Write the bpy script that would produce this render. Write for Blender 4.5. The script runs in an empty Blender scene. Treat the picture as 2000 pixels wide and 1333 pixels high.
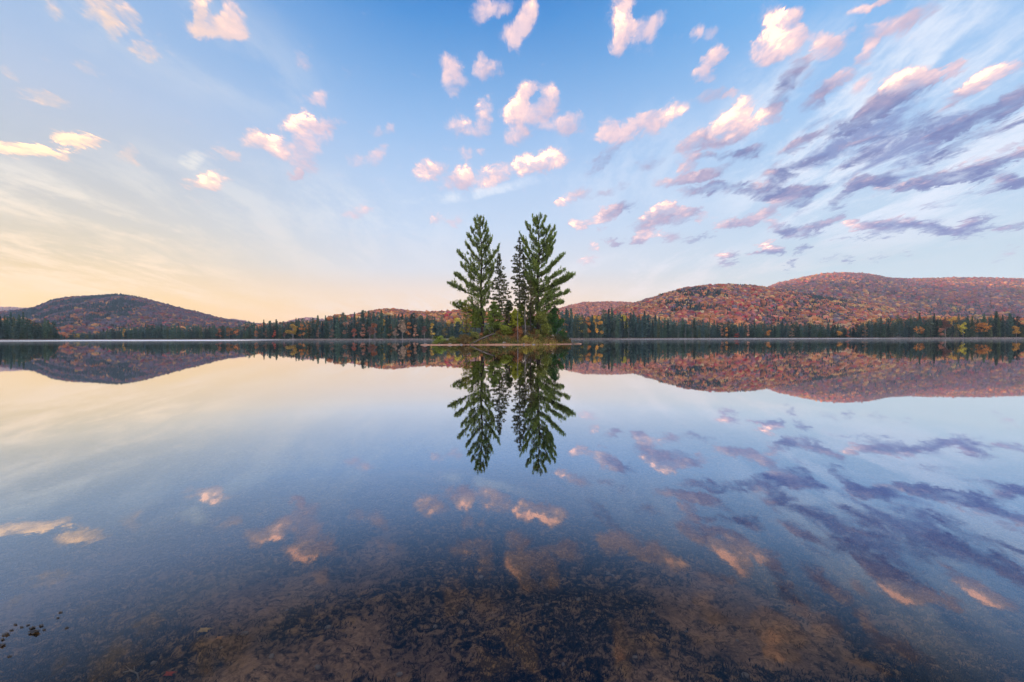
import bpy, bmesh, math, random
import numpy as np
from mathutils import Vector, Matrix, Quaternion
from mathutils import noise as mnoise

random.seed(7)
RNG = np.random.default_rng(11)
scene = bpy.context.scene
COL = scene.collection
R = math.radians

# ------------------------------------------------------------------ camera
CAM_H = 1.2
F = 889.0                                   # focal length in photo pixels (photo is 2000 x 1333)
cam_data = bpy.data.cameras.new("camera")
cam_data.sensor_width = 36.0
cam_data.lens = 16.0
cam_data.clip_start = 0.05
cam_data.clip_end = 60000
cam = bpy.data.objects.new("camera", cam_data)
COL.objects.link(cam)
cam.location = (0, 0, CAM_H)
PITCH = -math.atan(6.0 / F)
ROLL = math.atan(-4.0 / 2000)
CAM_M = Matrix.Rotation(R(90) + PITCH, 3, 'X') @ Matrix.Rotation(ROLL, 3, 'Z')
cam.rotation_euler = CAM_M.to_euler()
scene.camera = cam

def ray(px, py):
    v = Vector(((px - 1000) / F, (666.5 - py) / F, -1.0))
    return CAM_M @ v
def at(px, py, Y):
    d = ray(px, py)
    k = Y / d.y
    return Vector((d.x * k, Y, CAM_H + d.z * k))
def azel(px, py):
    d = ray(px, py).normalized()
    return math.degrees(math.atan2(d.x, d.y)), math.degrees(math.asin(d.z))

# ------------------------------------------------------------------ render settings
scene.view_settings.view_transform = 'Standard'
scene.view_settings.look = 'None'
scene.view_settings.gamma = 1.0
scene.view_settings.exposure = 1.35
scene.cycles.use_denoising = True
scene.cycles.max_bounces = 8
scene.cycles.transparent_max_bounces = 12
scene.cycles.volume_bounces = 0
scene.cycles.sample_clamp_indirect = 6.0

def lin(r, g, b, k=1.0):
    f = lambda c: (c / 255 / 12.92) if c / 255 <= 0.04045 else ((c / 255 + 0.055) / 1.055) ** 2.4
    return (f(r) * k, f(g) * k, f(b) * k, 1.0)

# small node helper
class NT:
    def __init__(self, tree):
        self.t = tree; self.n = tree.nodes; self.l = tree.links
    def put(self, sock, v):
        if hasattr(v, 'is_linked') or isinstance(v, bpy.types.NodeSocket):
            self.l.new(v, sock)
        else:
            sock.default_value = v
    def node(self, kind, **kw):
        n = self.n.new(kind)
        for k, v in kw.items(): setattr(n, k, v)
        return n
    def m(self, op, a, b=None, c=None, clamp=False):
        n = self.node('ShaderNodeMath', operation=op, use_clamp=clamp)
        for i, v in enumerate((a, b, c)):
            if v is not None: self.put(n.inputs[i], v)
        return n.outputs[0]
    def v(self, op, a, b=None, c=None, scale=None):
        n = self.node('ShaderNodeVectorMath', operation=op)
        for i, x in enumerate((a, b, c)):
            if x is not None: self.put(n.inputs[i], x)
        if scale is not None: self.put(n.inputs['Scale'], scale)
        return n.outputs['Value'] if op in ('LENGTH', 'DOT_PRODUCT', 'DISTANCE') else n.outputs[0]
    def mr(self, v, a, b, c=0.0, d=1.0, smooth=True):
        n = self.node('ShaderNodeMapRange', interpolation_type='SMOOTHSTEP' if smooth else 'LINEAR')
        for k, x in zip(('Value', 'From Min', 'From Max', 'To Min', 'To Max'), (v, a, b, c, d)):
            self.put(n.inputs[k], x)
        return n.outputs[0]
    def mix(self, f, a, b, blend='MIX'):
        n = self.node('ShaderNodeMix', data_type='RGBA', blend_type=blend)
        self.put(n.inputs[0], f); self.put(n.inputs[6], a); self.put(n.inputs[7], b)
        return n.outputs[2]
    def noise(self, vec, scale, detail=4, rough=0.5, dist=0.0, color=False, dim='3D'):
        n = self.node('ShaderNodeTexNoise', noise_dimensions=dim)
        self.put(n.inputs['Vector'], vec); n.inputs['Scale'].default_value = scale
        n.inputs['Detail'].default_value = detail; n.inputs['Roughness'].default_value = rough
        n.inputs['Distortion'].default_value = dist
        return n.outputs['Color'] if color else n.outputs['Fac']
    def ramp(self, fac, stops, interp='LINEAR'):
        n = self.node('ShaderNodeValToRGB'); cr = n.color_ramp; cr.interpolation = interp
        stops = sorted(stops, key=lambda s: s[0])
        while len(cr.elements) < len(stops): cr.elements.new(0.5)
        for e, (p, c) in zip(cr.elements, stops):
            e.position = p; e.color = c
        self.put(n.inputs[0], fac)
        return n.outputs[0]
    def comb(self, x, y, z=0.0):
        n = self.node('ShaderNodeCombineXYZ')
        for i, q in enumerate((x, y, z)): self.put(n.inputs[i], q)
        return n.outputs[0]
    def sep(self, v):
        n = self.node('ShaderNodeSeparateXYZ'); self.put(n.inputs[0], v)
        return n.outputs

# ------------------------------------------------------------------ sun direction (low, off the left edge of the view)
SUN_AZ, SUN_EL = -105.0, 2.6
world = bpy.data.worlds.new("World")
scene.world = world
world.use_nodes = True
wt = NT(world.node_tree)
wt.n.clear()

# clouds: x, y, half width, half height, tilt (degrees, rising to the right), amount, brightness, purple   (read off the photograph)
CLOUDS = [
 (20,289,34,14,-4,1,.8,0),(66,293,30,13,-10,1,.8,0),(106,300,30,11,-10,1,.7,0),(132,268,26,12,-20,1,.75,0),(164,278,36,14,-12,1,.75,0),
 (253,305,20,16,0,.62,.4,0),(415,356,26,14,10,1,.95,0),(385,362,26,11,-8,.72,.3,0),(440,300,30,9,-30,.6,.2,0),
 (580,236,32,20,0,1.05,1,0),(633,240,24,12,-5,.75,.3,0),(508,276,26,15,0,.85,.5,0),(541,285,22,27,-10,1.1,1,0),(588,305,34,46,-12,.8,.1,.1),(572,342,12,10,0,.85,.6,0),(622,262,32,26,0,.55,.2,0),
 (195,18,46,32,-25,.72,.2,0),(258,38,16,36,25,.62,.2,0),(226,62,16,18,0,.6,.3,0),(282,100,30,20,-38,.66,.3,0),(183,133,30,12,-15,.66,.5,0),(92,195,44,10,-10,.55,.3,0),
 (386,14,16,34,0,.75,.3,0),(402,45,42,28,0,.82,.25,0),(450,38,28,36,15,.85,.4,0),(425,68,56,20,-5,.78,.2,0),(592,125,20,14,-40,.6,.8,0),(626,190,16,12,-20,.66,.3,0),(105,18,20,14,-30,.5,.3,0),(15,145,30,8,-30,.5,.4,0),
 (935,16,14,26,-15,.72,.3,0),(975,16,28,18,0,.75,.3,0),(1030,30,18,38,-12,1,.5,0),(1008,62,34,24,20,.85,.3,0),(1008,90,12,14,0,.7,.2,0),
 (1211,45,26,32,0,1.08,.95,0),(1203,82,22,36,-10,.95,.5,0),(1246,62,34,20,38,.68,.2,0),(1277,50,11,26,-25,.62,.2,0),(1220,8,16,12,0,.7,.3,0),
 (878,130,24,16,-10,.68,.2,0),(888,160,22,20,-15,.78,.35,0),(946,133,15,24,0,.8,.4,0),(973,133,9,18,0,.64,.3,0),
 (1022,190,20,34,-28,.9,.6,0),(1002,222,26,30,-20,1.05,.9,0),(1008,266,34,18,10,.74,.3,.1),(1036,238,34,30,0,.5,.1,.1),(1040,176,10,16,-40,.7,.5,0),
 (1073,195,15,24,10,.8,.5,0),(1052,220,20,14,0,.6,.2,0),(1114,240,20,20,20,.88,.6,0),(1092,250,24,16,0,.6,.1,.1),(895,249,17,17,0,.84,.6,0),(942,232,15,30,-20,.82,.5,0),
 (1186,248,24,22,0,.8,.4,0),(1198,264,34,14,0,.8,.4,.1),(1232,242,34,13,15,.7,.3,0),(1262,240,26,18,15,.78,.4,.1),(1312,222,34,13,38,.92,.85,0),
 (732,256,11,12,0,.68,.4,0),(734,304,24,13,30,.66,.2,0),(688,312,12,12,0,.5,.2,0),(912,302,10,11,0,.66,.3,0),(945,296,9,7,0,.6,.3,0),(760,255,10,8,0,.55,.2,0),
 (838,335,28,13,12,.95,.8,0),(903,344,15,17,0,.95,.8,0),(888,356,28,14,0,.68,.1,.1),(965,341,32,15,20,.9,.7,0),(1024,322,21,25,0,1.1,1,0),(1048,326,22,13,0,.9,.7,0),(1080,312,27,16,5,1.05,.95,0),
 (1180,313,36,11,38,.68,0,.8),(1130,380,20,9,10,.74,.4,.3),(1097,396,10,8,0,.85,.7,0),(852,427,12,10,20,.9,.8,0),(888,432,15,9,0,.6,.2,.1),(700,415,22,9,10,.7,.3,0),
 (1127,437,18,9,0,.95,.85,.1),(1180,426,26,11,18,.85,.6,.3),(1210,412,28,7,22,.7,0,.9),(1270,318,30,8,20,.5,0,.7),(1180,378,40,6,25,.5,0,.6),
 (1526,52,40,36,0,1.15,1,0),(1519,90,44,32,20,1.1,1,0),(1490,105,28,30,45,.85,.3,.1),(1556,72,26,22,0,.85,.5,0),(1545,28,30,20,20,.8,.5,0),
 (1606,82,30,18,20,1,.7,.05),(1612,102,34,12,25,.7,.2,.2),(1660,62,34,6,38,.6,.4,0),(1387,118,34,15,35,.85,.35,.1),(1376,142,20,10,10,.75,.3,.1),(1408,98,16,12,40,.8,.5,0),
 (1362,62,8,20,-25,.6,.4,0),(1386,58,18,10,20,.55,.4,0),(1702,10,46,13,12,.9,.4,.1),(1755,45,46,20,32,.85,.35,.2),(1706,66,28,15,40,.8,.4,.1),(1692,104,22,12,55,.7,.3,.2),(1812,20,50,10,30,.68,.1,.4),
 (1545,142,50,13,45,.66,0,.8),(1528,186,26,14,60,.72,0,.9),(1560,160,30,18,40,.55,0,.7),(1390,180,28,10,15,.62,.2,.4),(1428,178,12,8,20,.62,.3,.1),
 (1432,238,50,24,18,1.12,1,0),(1402,262,66,24,22,1.05,.35,.5),(1350,280,28,14,30,.85,.2,.5),(1508,224,32,16,18,.9,.5,.3),(1456,204,22,14,35,.92,.8,0),(1345,318,22,14,50,.75,.3,.4),
 (1775,152,54,26,20,1.15,1,0),(1745,192,92,26,30,1.1,.1,.85),(1672,240,62,13,35,1,.05,.9),(1705,222,66,18,33,1,.05,.9),(1832,146,50,11,30,.85,.4,.2),(1868,130,24,8,30,.72,.4,.1),
 (1918,158,56,22,26,1.12,.9,.05),(1884,180,56,16,28,.95,.3,.5),(1975,132,36,16,20,.9,.6,.1),
 (1880,240,86,18,28,.95,0,1),(1952,216,76,15,28,.95,.05,.95),(1850,262,50,12,12,.85,0,1.1),(1800,240,34,14,25,.8,0,1.1),(1950,250,90,10,18,.75,0,1),(1990,190,40,12,35,.85,.2,.7),
 (1560,282,44,12,32,.85,.1,.75),(1590,195,40,16,45,.7,0,.8),(1632,158,20,9,20,.66,.2,.3),(1652,145,18,10,35,.72,.3,.2),(1680,164,26,8,45,.64,.3,.2),(1615,175,30,20,30,.6,0,.6),
 (1462,302,46,14,30,.78,0,.9),(1405,305,60,9,8,.68,0,.9),(1560,320,70,9,18,.75,0,1),(1676,312,42,12,22,.85,0,1.05),(1520,346,24,8,10,.72,0,1.1),(1690,278,60,9,15,.72,0,1),(1770,320,60,7,18,.6,0,1),(1620,250,40,10,30,.6,0,.9),
 (1330,352,52,8,6,.78,.1,.6),(1378,340,48,12,18,.84,.3,.6),(1385,368,46,8,12,.82,.05,.9),(1440,372,22,7,10,.66,0,1),
 (1502,374,50,18,6,1.1,.15,.95),(1578,370,44,14,10,.95,.15,.95),(1562,396,26,9,20,.8,0,1),(1510,400,44,8,24,.85,.4,.6),(1540,345,20,8,0,.6,0,1),
 (1702,354,60,17,14,1.08,.15,1),(1650,384,36,9,30,.8,0,1),(1835,352,116,13,8,1.1,.1,1.05),(1900,328,90,15,14,1.08,.2,.95),(1972,306,56,12,18,1,.45,.7),(1982,352,60,11,4,1,0,1.1),(1855,296,50,12,25,.8,0,1.1),(1930,370,40,5,8,.68,0,1),(1782,366,60,6,8,.8,0,1.05),(1830,398,30,5,8,.55,0,.8),(1965,285,60,6,20,.6,.3,.5),
 (1290,408,24,10,20,.95,.85,.1),(1276,430,36,13,30,.88,.3,.6),(1325,424,36,12,12,.85,.3,.6),(1340,410,26,7,10,.75,.5,.2),(1255,463,16,10,20,.9,.6,.3),(1303,460,20,8,0,.78,.4,.4),(1360,465,26,5,8,.66,0,.9),(1376,425,10,8,30,.6,.5,.1),
 (1432,438,48,12,8,.98,.35,.6),(1482,425,34,7,15,.85,.4,.4),(1510,434,16,6,10,.72,.5,.3),(1532,450,20,11,5,.84,0,1),(1600,442,48,9,22,.9,.15,.9),(1622,434,24,5,15,.75,.6,.2),
 (1668,440,18,6,10,.8,.6,.2),(1706,436,46,12,10,.98,.25,.85),(1748,446,36,11,10,.9,.1,1),(1752,428,34,5,8,.75,.6,.2),(1816,446,30,11,5,.92,.05,1.05),(1886,446,48,8,8,.88,.05,1),(1905,432,34,6,20,.75,0,1),(1974,440,32,7,14,.9,.3,.8),(1670,464,40,4,2,.6,0,1),(1880,460,34,4,0,.6,0,1),
 (1420,499,20,7,6,.95,.4,.6),(1424,517,18,5,8,.82,.2,.8),(1508,484,22,8,0,.95,.6,.5),(1500,494,26,6,0,.75,0,1),(1566,488,16,5,14,.8,0,1),(1478,490,16,4,10,.6,0,.8),(1194,473,16,4,-5,.7,.1,.7),(1162,484,7,5,10,.7,.7,.1),(1145,508,16,6,8,.82,.7,.1),(1545,515,12,6,32,.8,0,1),
 (1655,504,7,5,10,.72,0,1),(1618,502,14,3,5,.55,.2,.8),(1720,502,14,4,15,.6,0,.9),(1770,497,12,3,5,.5,.2,.8),(1975,493,16,4,18,.62,.3,.5),(1945,512,14,3,10,.5,.2,.7),(1240,470,16,4,6,.5,0,.8),
]


def blob_aff(px, py, rx, ry, rot):
    c = azel(px, py); a = math.radians(rot)
    e1 = azel(px + rx * math.cos(a), py - rx * math.sin(a)); e2 = azel(px + ry * math.sin(a), py + ry * math.cos(a))
    J = np.array([[e1[0]-c[0], e2[0]-c[0]], [e1[1]-c[1], e2[1]-c[1]]])
    M = np.linalg.inv(J); t = -M @ np.array(c)
    return c, J, M, t
def blob_d2(w, aff, src):                      # squared distance from a cloud's middle, in half-widths
    c, J, M, t = aff
    u = w.v('DOT_PRODUCT', src, (M[0,0], M[0,1], t[0])); q = w.v('DOT_PRODUCT', src, (M[1,0], M[1,1], t[1]))
    return w.m('MULTIPLY_ADD', u, u, w.m('MULTIPLY', q, q))

def new_group(name, ins, out_type, out_name):
    g = bpy.data.node_groups.new(name, 'ShaderNodeTree')
    for n_, t_ in ins: g.interface.new_socket(n_, in_out='INPUT', socket_type=t_)
    g.interface.new_socket(out_name, in_out='OUTPUT', socket_type=out_type)
    w = NT(g)
    gi = w.node('NodeGroupInput'); go = w.node('NodeGroupOutput')
    return g, w, gi.outputs, go.inputs

def sky_sector(name, blobs):
    g, w, I, O = new_group(name, [('sky', 'NodeSocketColor'), ('aec', 'NodeSocketVector'), ('az', 'NodeSocketFloat'), ('nn', 'NodeSocketFloat'), ('fine', 'NodeSocketFloat')], 'NodeSocketShader', 'bg')
    sky, aec, az, nn, fine = I[0], I[1], I[2], I[3], I[4]
    if blobs:
        acc1 = acc2 = None
        L = (-.45, .89)
        for b in blobs:
            (px, py, rx, ry, rot, amt, br, pu) = b
            gk = 0.92 if rx * ry > 500 else 1.22
            aff = blob_aff(px, py, rx * gk, ry * gk, rot); c = aff[0]
            mk = w.mr(blob_d2(w, aff, aec), 2.1, .0, 0.0, amt)
            iw = 1.0 / max(.8, math.sqrt(abs(np.linalg.det(aff[1]))))
            cL = c[0] * L[0] + c[1] * L[1]
            mk = w.comb(mk, mk, mk)
            acc1 = w.v('MULTIPLY_ADD', mk, (1.0, br, pu), acc1 if acc1 is not None else (0, 0, 0))
            acc2 = w.v('MULTIPLY_ADD', mk, (iw, iw * cL, 0.0), acc2 if acc2 is not None else (0, 0, 0))
        D, B, P = w.sep(acc1)
        W, WC, _ = w.sep(acc2)
        p = w.v('DOT_PRODUCT', aec, (L[0], L[1], 0.0))
        Ds = w.m('MAXIMUM', D, 0.02)
        lit = w.m('DIVIDE', w.m('SUBTRACT', w.m('MULTIPLY', p, W), WC), Ds)
        bri = w.m('DIVIDE', B, Ds); pur = w.m('DIVIDE', P, Ds)
        dens = w.m('MULTIPLY_ADD', nn, 2.7, w.m('MINIMUM', D, 1.02))
        cover = w.mr(dens, .16, 1.12)
        li = w.m('MULTIPLY_ADD', lit, .5, w.m('MULTIPLY_ADD', nn, 2.6, bri))
        li = w.mr(li, .25, 1.3)
        li = w.m('MULTIPLY', li, w.mr(dens, .35, 1.1))
        pf = w.m('SUBTRACT', w.m('MULTIPLY_ADD', fine, -1.2, pur), w.m('MULTIPLY', lit, .25))
        shade = w.mix(w.m('MINIMUM', w.m('MAXIMUM', pf, 0.0), 1.0), lin(232, 206, 214), lin(108, 120, 168))
        shade = w.mix(w.mr(az, -20, -44), shade, lin(244, 214, 194))
        lite = w.mix(w.mr(li, .5, 1.0), (1.35, .86, .70, 1), (3.0, 1.36, .86, 1))
        lite = w.mix(w.mr(az, -25, -48), lite, (2.4, 1.30, .66, 1))
        sky = w.mix(w.m('MULTIPLY', cover, w.m('MINIMUM', w.m('MULTIPLY_ADD', nn, 1.2, .93), .98)), sky, w.mix(li, shade, lite))
    bg = w.node('ShaderNodeBackground'); w.put(bg.inputs[0], sky); bg.inputs[1].default_value = SKY_K
    w.l.new(bg.outputs[0], O[0])
    return g

def build_world():
    w = wt
    tc = w.node('ShaderNodeTexCoord').outputs['Generated']
    x, y, z = w.sep(tc)
    deg = 57.29578
    az = w.m('MULTIPLY', w.m('ARCTAN2', x, y), deg)
    el = w.m('MULTIPLY', w.m('ARCSINE', z), deg)
    # horizontal cloud-layer coordinates (for natural foreshortening of streaks)
    zz = w.m('ADD', w.m('MAXIMUM', z, 0.0), 0.13)
    pl = w.comb(w.m('DIVIDE', x, zz), w.m('DIVIDE', y, zz), 0.0)
    n_str = w.noise(w.v('MULTIPLY', pl, (1.0, 0.30, 1.0)), 3.2, 6, .62, .6)
    n_fine = w.noise(w.v('MULTIPLY', pl, (1.0, 0.55, 1.0)), 18.0, 7, .72, .5)
    n_puff = w.noise(w.v('MULTIPLY', pl, (1.0, 0.7, 1.0)), 9.0, 4, .6, .2)
    E = lambda py: max(0.0, math.degrees(math.atan((660.5 - py) / F))) / 90.0
    def grad(st): return w.ramp(w.m('DIVIDE', w.m('MAXIMUM', el, 0.0), 90.0), [(E(p), lin(*c) if max(c) > 2 else (*c, 1)) for p, c in st] + [(0.62, lin(140, 150, 178)), (0.8, lin(196, 186, 186)), (1.0, lin(200, 188, 186))])  # upper stops brightened to light the scene from above
    gC = grad([(645,(1.10,.69,.33)),(590,(.94,.69,.42)),(530,(218,220,222)),(450,(194,212,233)),(350,(174,201,233)),(250,(144,184,228)),(150,(112,164,218)),(40,(70,141,208)),(0,(60,133,204))])
    gL = grad([(645,(1.22,.70,.06)),(600,(1.10,.70,.11)),(540,(.82,.66,.38)),(480,(.68,.63,.52)),(400,(.52,.56,.60)),(300,(180,195,217)),(200,(156,185,220)),(100,(140,177,220)),(0,(120,163,214))])
    gR = grad([(640,(214,222,208)),(600,(202,220,214)),(540,(190,211,217)),(480,(186,209,226)),(400,(176,204,230)),(300,(160,196,232)),(200,(142,186,230)),(100,(110,172,228)),(0,(112,172,226))])
    fl = w.mr(az, -47.0, -10.0, 1.0, 0.0)
    fr = w.mr(az, 2.0, 40.0, 0.0, 1.0)
    sky = w.mix(fr, w.mix(fl, gC, gL), gR)
    ae = w.comb(az, el, 1.0)
    warp = w.v('SUBTRACT', w.noise(pl, 5.0, 3, .6, 0, color=True), (.5, .5, .5))
    aew = w.v('MULTIPLY_ADD', warp, (2.3, 1.6, 0.0), ae)
    # --- thin high cirrus
    cir = None
    for (px, py, rx, ry, rot, k) in [(1700,270,560,240,18,1.0),(1250,330,240,130,10,.35),(1800,90,240,120,35,.85),(110,400,400,66,-14,.9),(180,520,340,56,-8,1.15),(560,430,420,110,-5,.4),(935,375,170,13,11,.85),(300,570,400,30,-3,.5),(1300,540,330,60,5,.6),(800,595,300,26,3,.5),(350,60,330,120,-25,.28),(378,314,30,24,0,.95),(400,20,300,80,-30,.15)]:
        mk = w.mr(blob_d2(w, blob_aff(px, py, rx, ry, rot), aew), 1.4, .0, 0.0, k)
        cir = mk if cir is None else w.m('MAXIMUM', cir, mk)
    streak = w.mr(w.m('ADD', w.m('MULTIPLY', n_str, .75), w.m('MULTIPLY', n_fine, .25)), .41, .61)
    cf = w.m('MULTIPLY', w.m('MULTIPLY', cir, streak), .88, clamp=True)
    cir_col = w.mix(w.mr(az, -44, 4, 1, 0), lin(233, 238, 247), w.mix(w.mr(el, 3, 17), (1.18, .84, .42, 1), (.92, .86, .76, 1)))
    cir_col = w.mix(w.m('MULTIPLY', w.mr(el, 12, 4), w.mr(az, -8, 6)), cir_col, lin(250, 233, 218))
    sky = w.mix(cf, sky, cir_col)
    # --- broken grey-violet scraps between the larger clouds on the right
    scr = None
    for (px, py, rx, ry, rot, k) in [(1700,290,420,130,14,1.0),(1500,420,420,70,3,.7),(1850,445,260,40,0,.8)]:
        mk = w.mr(blob_d2(w, blob_aff(px, py, rx, ry, rot), aew), 1.3, .0, 0.0, k)
        scr = mk if scr is None else w.m('MAXIMUM', scr, mk)
    n_scr = w.noise(w.v('MULTIPLY', pl, (1.0, 0.5, 1.0)), 6.5, 6, .66, .5)
    sf = w.m('MULTIPLY', w.mr(w.m('MULTIPLY', n_scr, scr), .40, .60), .85)
    sky = w.mix(sf, sky, lin(118, 132, 180))
    # --- the part of the sky outside the photograph: sunrise glow on the left and sky behind, both boosted to light the scene
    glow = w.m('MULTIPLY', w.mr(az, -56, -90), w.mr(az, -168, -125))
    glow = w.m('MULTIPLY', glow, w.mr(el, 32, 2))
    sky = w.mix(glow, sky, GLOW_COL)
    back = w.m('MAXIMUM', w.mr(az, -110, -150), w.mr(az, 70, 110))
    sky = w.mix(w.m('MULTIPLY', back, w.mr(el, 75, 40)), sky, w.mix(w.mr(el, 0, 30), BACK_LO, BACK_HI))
    # --- cumulus: the view is divided into sectors, each with its own clouds
    wisp = w.v('SUBTRACT', w.noise(w.v('MULTIPLY', pl, (1.0, 0.45, 1.0)), 15.0, 8, .74, .6, color=True), (.5, .5, .5))
    aec = w.v('MULTIPLY_ADD', wisp, (3.7, 2.7, 0.0), aew)
    nn = w.m('SUBTRACT', w.m('ADD', w.m('MULTIPLY', n_fine, .5), w.m('MULTIPLY', n_puff, .5)), .5)
    nf = w.m('SUBTRACT', n_puff, .5)
    def leaf(name, blobs):
        gn = w.node('ShaderNodeGroup'); gn.node_tree = sky_sector(name, blobs)
        for k, s_ in enumerate((sky, aec, az, nn, nf)): w.put(gn.inputs[k], s_)
        return gn.outputs[0]
    azs, els = w.sep(aec)[0], w.sep(aec)[1]
    ext = []
    for b in CLOUDS:
        c, J, M, t = blob_aff(b[0], b[1], b[2] * 1.1, b[3] * 1.1, b[4])
        ea, ee = 1.45 * math.hypot(J[0,0], J[0,1]), 1.45 * math.hypot(J[1,0], J[1,1])
        ext.append((c[0]-ea, c[0]+ea, c[1]-ee, c[1]+ee))
    def sel(a0, a1, e0, e1): return [b for b, (p, q, r_, s_) in zip(CLOUDS, ext) if q > a0 and p < a1 and s_ > e0 and r_ < e1]
    cnt = [0]
    def tree(a0, a1, e0, e1, depth):
        bl = sel(a0, a1, e0, e1)
        if len(bl) <= 16 or depth == 0:
            cnt[0] += 1
            return leaf('sky sector', bl)
        # split where the two halves are most even
        best = None
        for ax in (0, 1):
            lo, hi = (max(a0, -62), min(a1, 62)) if ax == 0 else (max(e0, 0), min(e1, 46))
            for f in (.3, .4, .5, .6, .7):
                m_ = lo + (hi - lo) * f
                n1 = len(sel(a0, m_, e0, e1) if ax == 0 else sel(a0, a1, e0, m_)); n2 = len(sel(m_, a1, e0, e1) if ax == 0 else sel(a0, a1, m_, e1))
                if best is None or max(n1, n2) + .5 * min(n1, n2) < best[0]: best = (max(n1, n2) + .5 * min(n1, n2), ax, m_)
        _, ax, m_ = best
        msh = w.node('ShaderNodeMixShader')
        w.put(msh.inputs[0], w.m('GREATER_THAN', azs if ax == 0 else els, m_))
        A = tree(a0, m_, e0, e1, depth-1) if ax == 0 else tree(a0, a1, e0, m_, depth-1)
        B_ = tree(m_, a1, e0, e1, depth-1) if ax == 0 else tree(a0, a1, m_, e1, depth-1)
        w.l.new(A, msh.inputs[1]); w.l.new(B_, msh.inputs[2])
        return msh.outputs[0]
    front = tree(-999, 999, -999, 999, 5)
    print('sky sectors', cnt)
    inside = w.m('MULTIPLY', w.m('LESS_THAN', w.m('ABSOLUTE', azs), 64.0), w.m('LESS_THAN', w.m('ABSOLUTE', w.m('SUBTRACT', els, 21.0)), 25.0))
    msh = w.node('ShaderNodeMixShader')
    w.put(msh.inputs[0], inside); w.l.new(leaf('sky sector', []), msh.inputs[1]); w.l.new(front, msh.inputs[2])
    ns = w.node('ShaderNodeTexSky', sky_type='NISHITA', sun_disc=False, sun_elevation=R(SUN_EL), sun_rotation=R(SUN_AZ), air_density=.03, dust_density=0.0)
    bg2 = w.node('ShaderNodeBackground'); w.put(bg2.inputs[0], ns.outputs[0]); bg2.inputs[1].default_value = 0.05
    ad = w.node('ShaderNodeAddShader'); w.l.new(msh.outputs[0], ad.inputs[0]); w.l.new(bg2.outputs[0], ad.inputs[1])
    o = w.node('ShaderNodeOutputWorld'); w.l.new(ad.outputs[0], o.inputs[0])
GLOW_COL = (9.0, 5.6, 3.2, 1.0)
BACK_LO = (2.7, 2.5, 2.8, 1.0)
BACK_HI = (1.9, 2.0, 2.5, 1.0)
SKY_K = 0.43
HAZE_D = 0.8e-4
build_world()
world.cycles.sampling_method = 'MANUAL'
world.cycles.sample_map_resolution = 512

sun_d = bpy.data.lights.new("sun", 'SUN')
sun_d.energy = 5.0
sun_d.angle = R(0.5)
sun_d.color = (1.0, 0.50, 0.25)
sun = bpy.data.objects.new("sun", sun_d)
COL.objects.link(sun)
sv = Vector((math.sin(R(SUN_AZ)) * math.cos(R(SUN_EL)), math.cos(R(SUN_AZ)) * math.cos(R(SUN_EL)), math.sin(R(SUN_EL))))
sun.rotation_euler = sv.to_track_quat('Z', 'Y').to_euler()
sun.location = (0, 0, 60)

# ================================================================== helpers for objects
def tag(o, label=None, cat=None, group=None, kind=None):
    if label: o['label'] = label
    if cat: o['category'] = cat
    if group: o['group'] = group
    if kind: o['kind'] = kind
    return o
def mesh_np(name, V, Fc, mats, tint=None, smooth=False, mat_idx=None):
    """V (n,3) array, Fc list of (m,k) index arrays (all faces of one array have k corners)"""
    me = bpy.data.meshes.new(name)
    if isinstance(Fc, np.ndarray): Fc = [Fc]
    Fc = [f for f in Fc if len(f)]
    V = np.asarray(V, dtype=np.float32)
    nl = sum(f.size for f in Fc); nf = sum(len(f) for f in Fc)
    me.vertices.add(len(V)); me.vertices.foreach_set('co', V.ravel())
    me.loops.add(nl); me.loops.foreach_set('vertex_index', np.concatenate([f.ravel() for f in Fc]).astype(np.int32))
    me.polygons.add(nf)
    st = []; p = 0
    for f in Fc:
        k = f.shape[1]; st.append(np.arange(len(f)) * k + p); p += f.size
    me.polygons.foreach_set('loop_start', np.concatenate(st).astype(np.int32))
    if smooth: me.polygons.foreach_set('use_smooth', np.ones(nf, dtype=bool))
    if mat_idx is not None: me.polygons.foreach_set('material_index', np.asarray(mat_idx, dtype=np.int32))
    me.update(calc_edges=True)
    if tint is not None:
        a = me.color_attributes.new('tint', 'FLOAT_COLOR', 'POINT')
        t = np.ones((len(V), 4), dtype=np.float32); t[:, :3] = tint
        a.data.foreach_set('color', t.ravel())
    for m in (mats if isinstance(mats, (list, tuple)) else [mats]): me.materials.append(m)
    return me
def obj(name, me, parent=None, loc=None):
    o = bpy.data.objects.new(name, me); COL.objects.link(o)
    if parent is not None: o.parent = parent
    if loc is not None: o.location = loc
    return o
def empty(name, loc=(0, 0, 0), rz=0.0, s=1.0):
    o = bpy.data.objects.new(name, None); COL.objects.link(o)
    o.location = loc; o.rotation_euler = (0, 0, rz); o.scale = (s, s, s) if not isinstance(s, tuple) else s
    o.empty_display_size = .3
    return o
def copy_tree(o, parent=None):
    c = o.copy(); COL.objects.link(c)
    if parent is not None: c.parent = parent
    for ch in list(o.children): copy_tree(ch, c)
    return c

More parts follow.
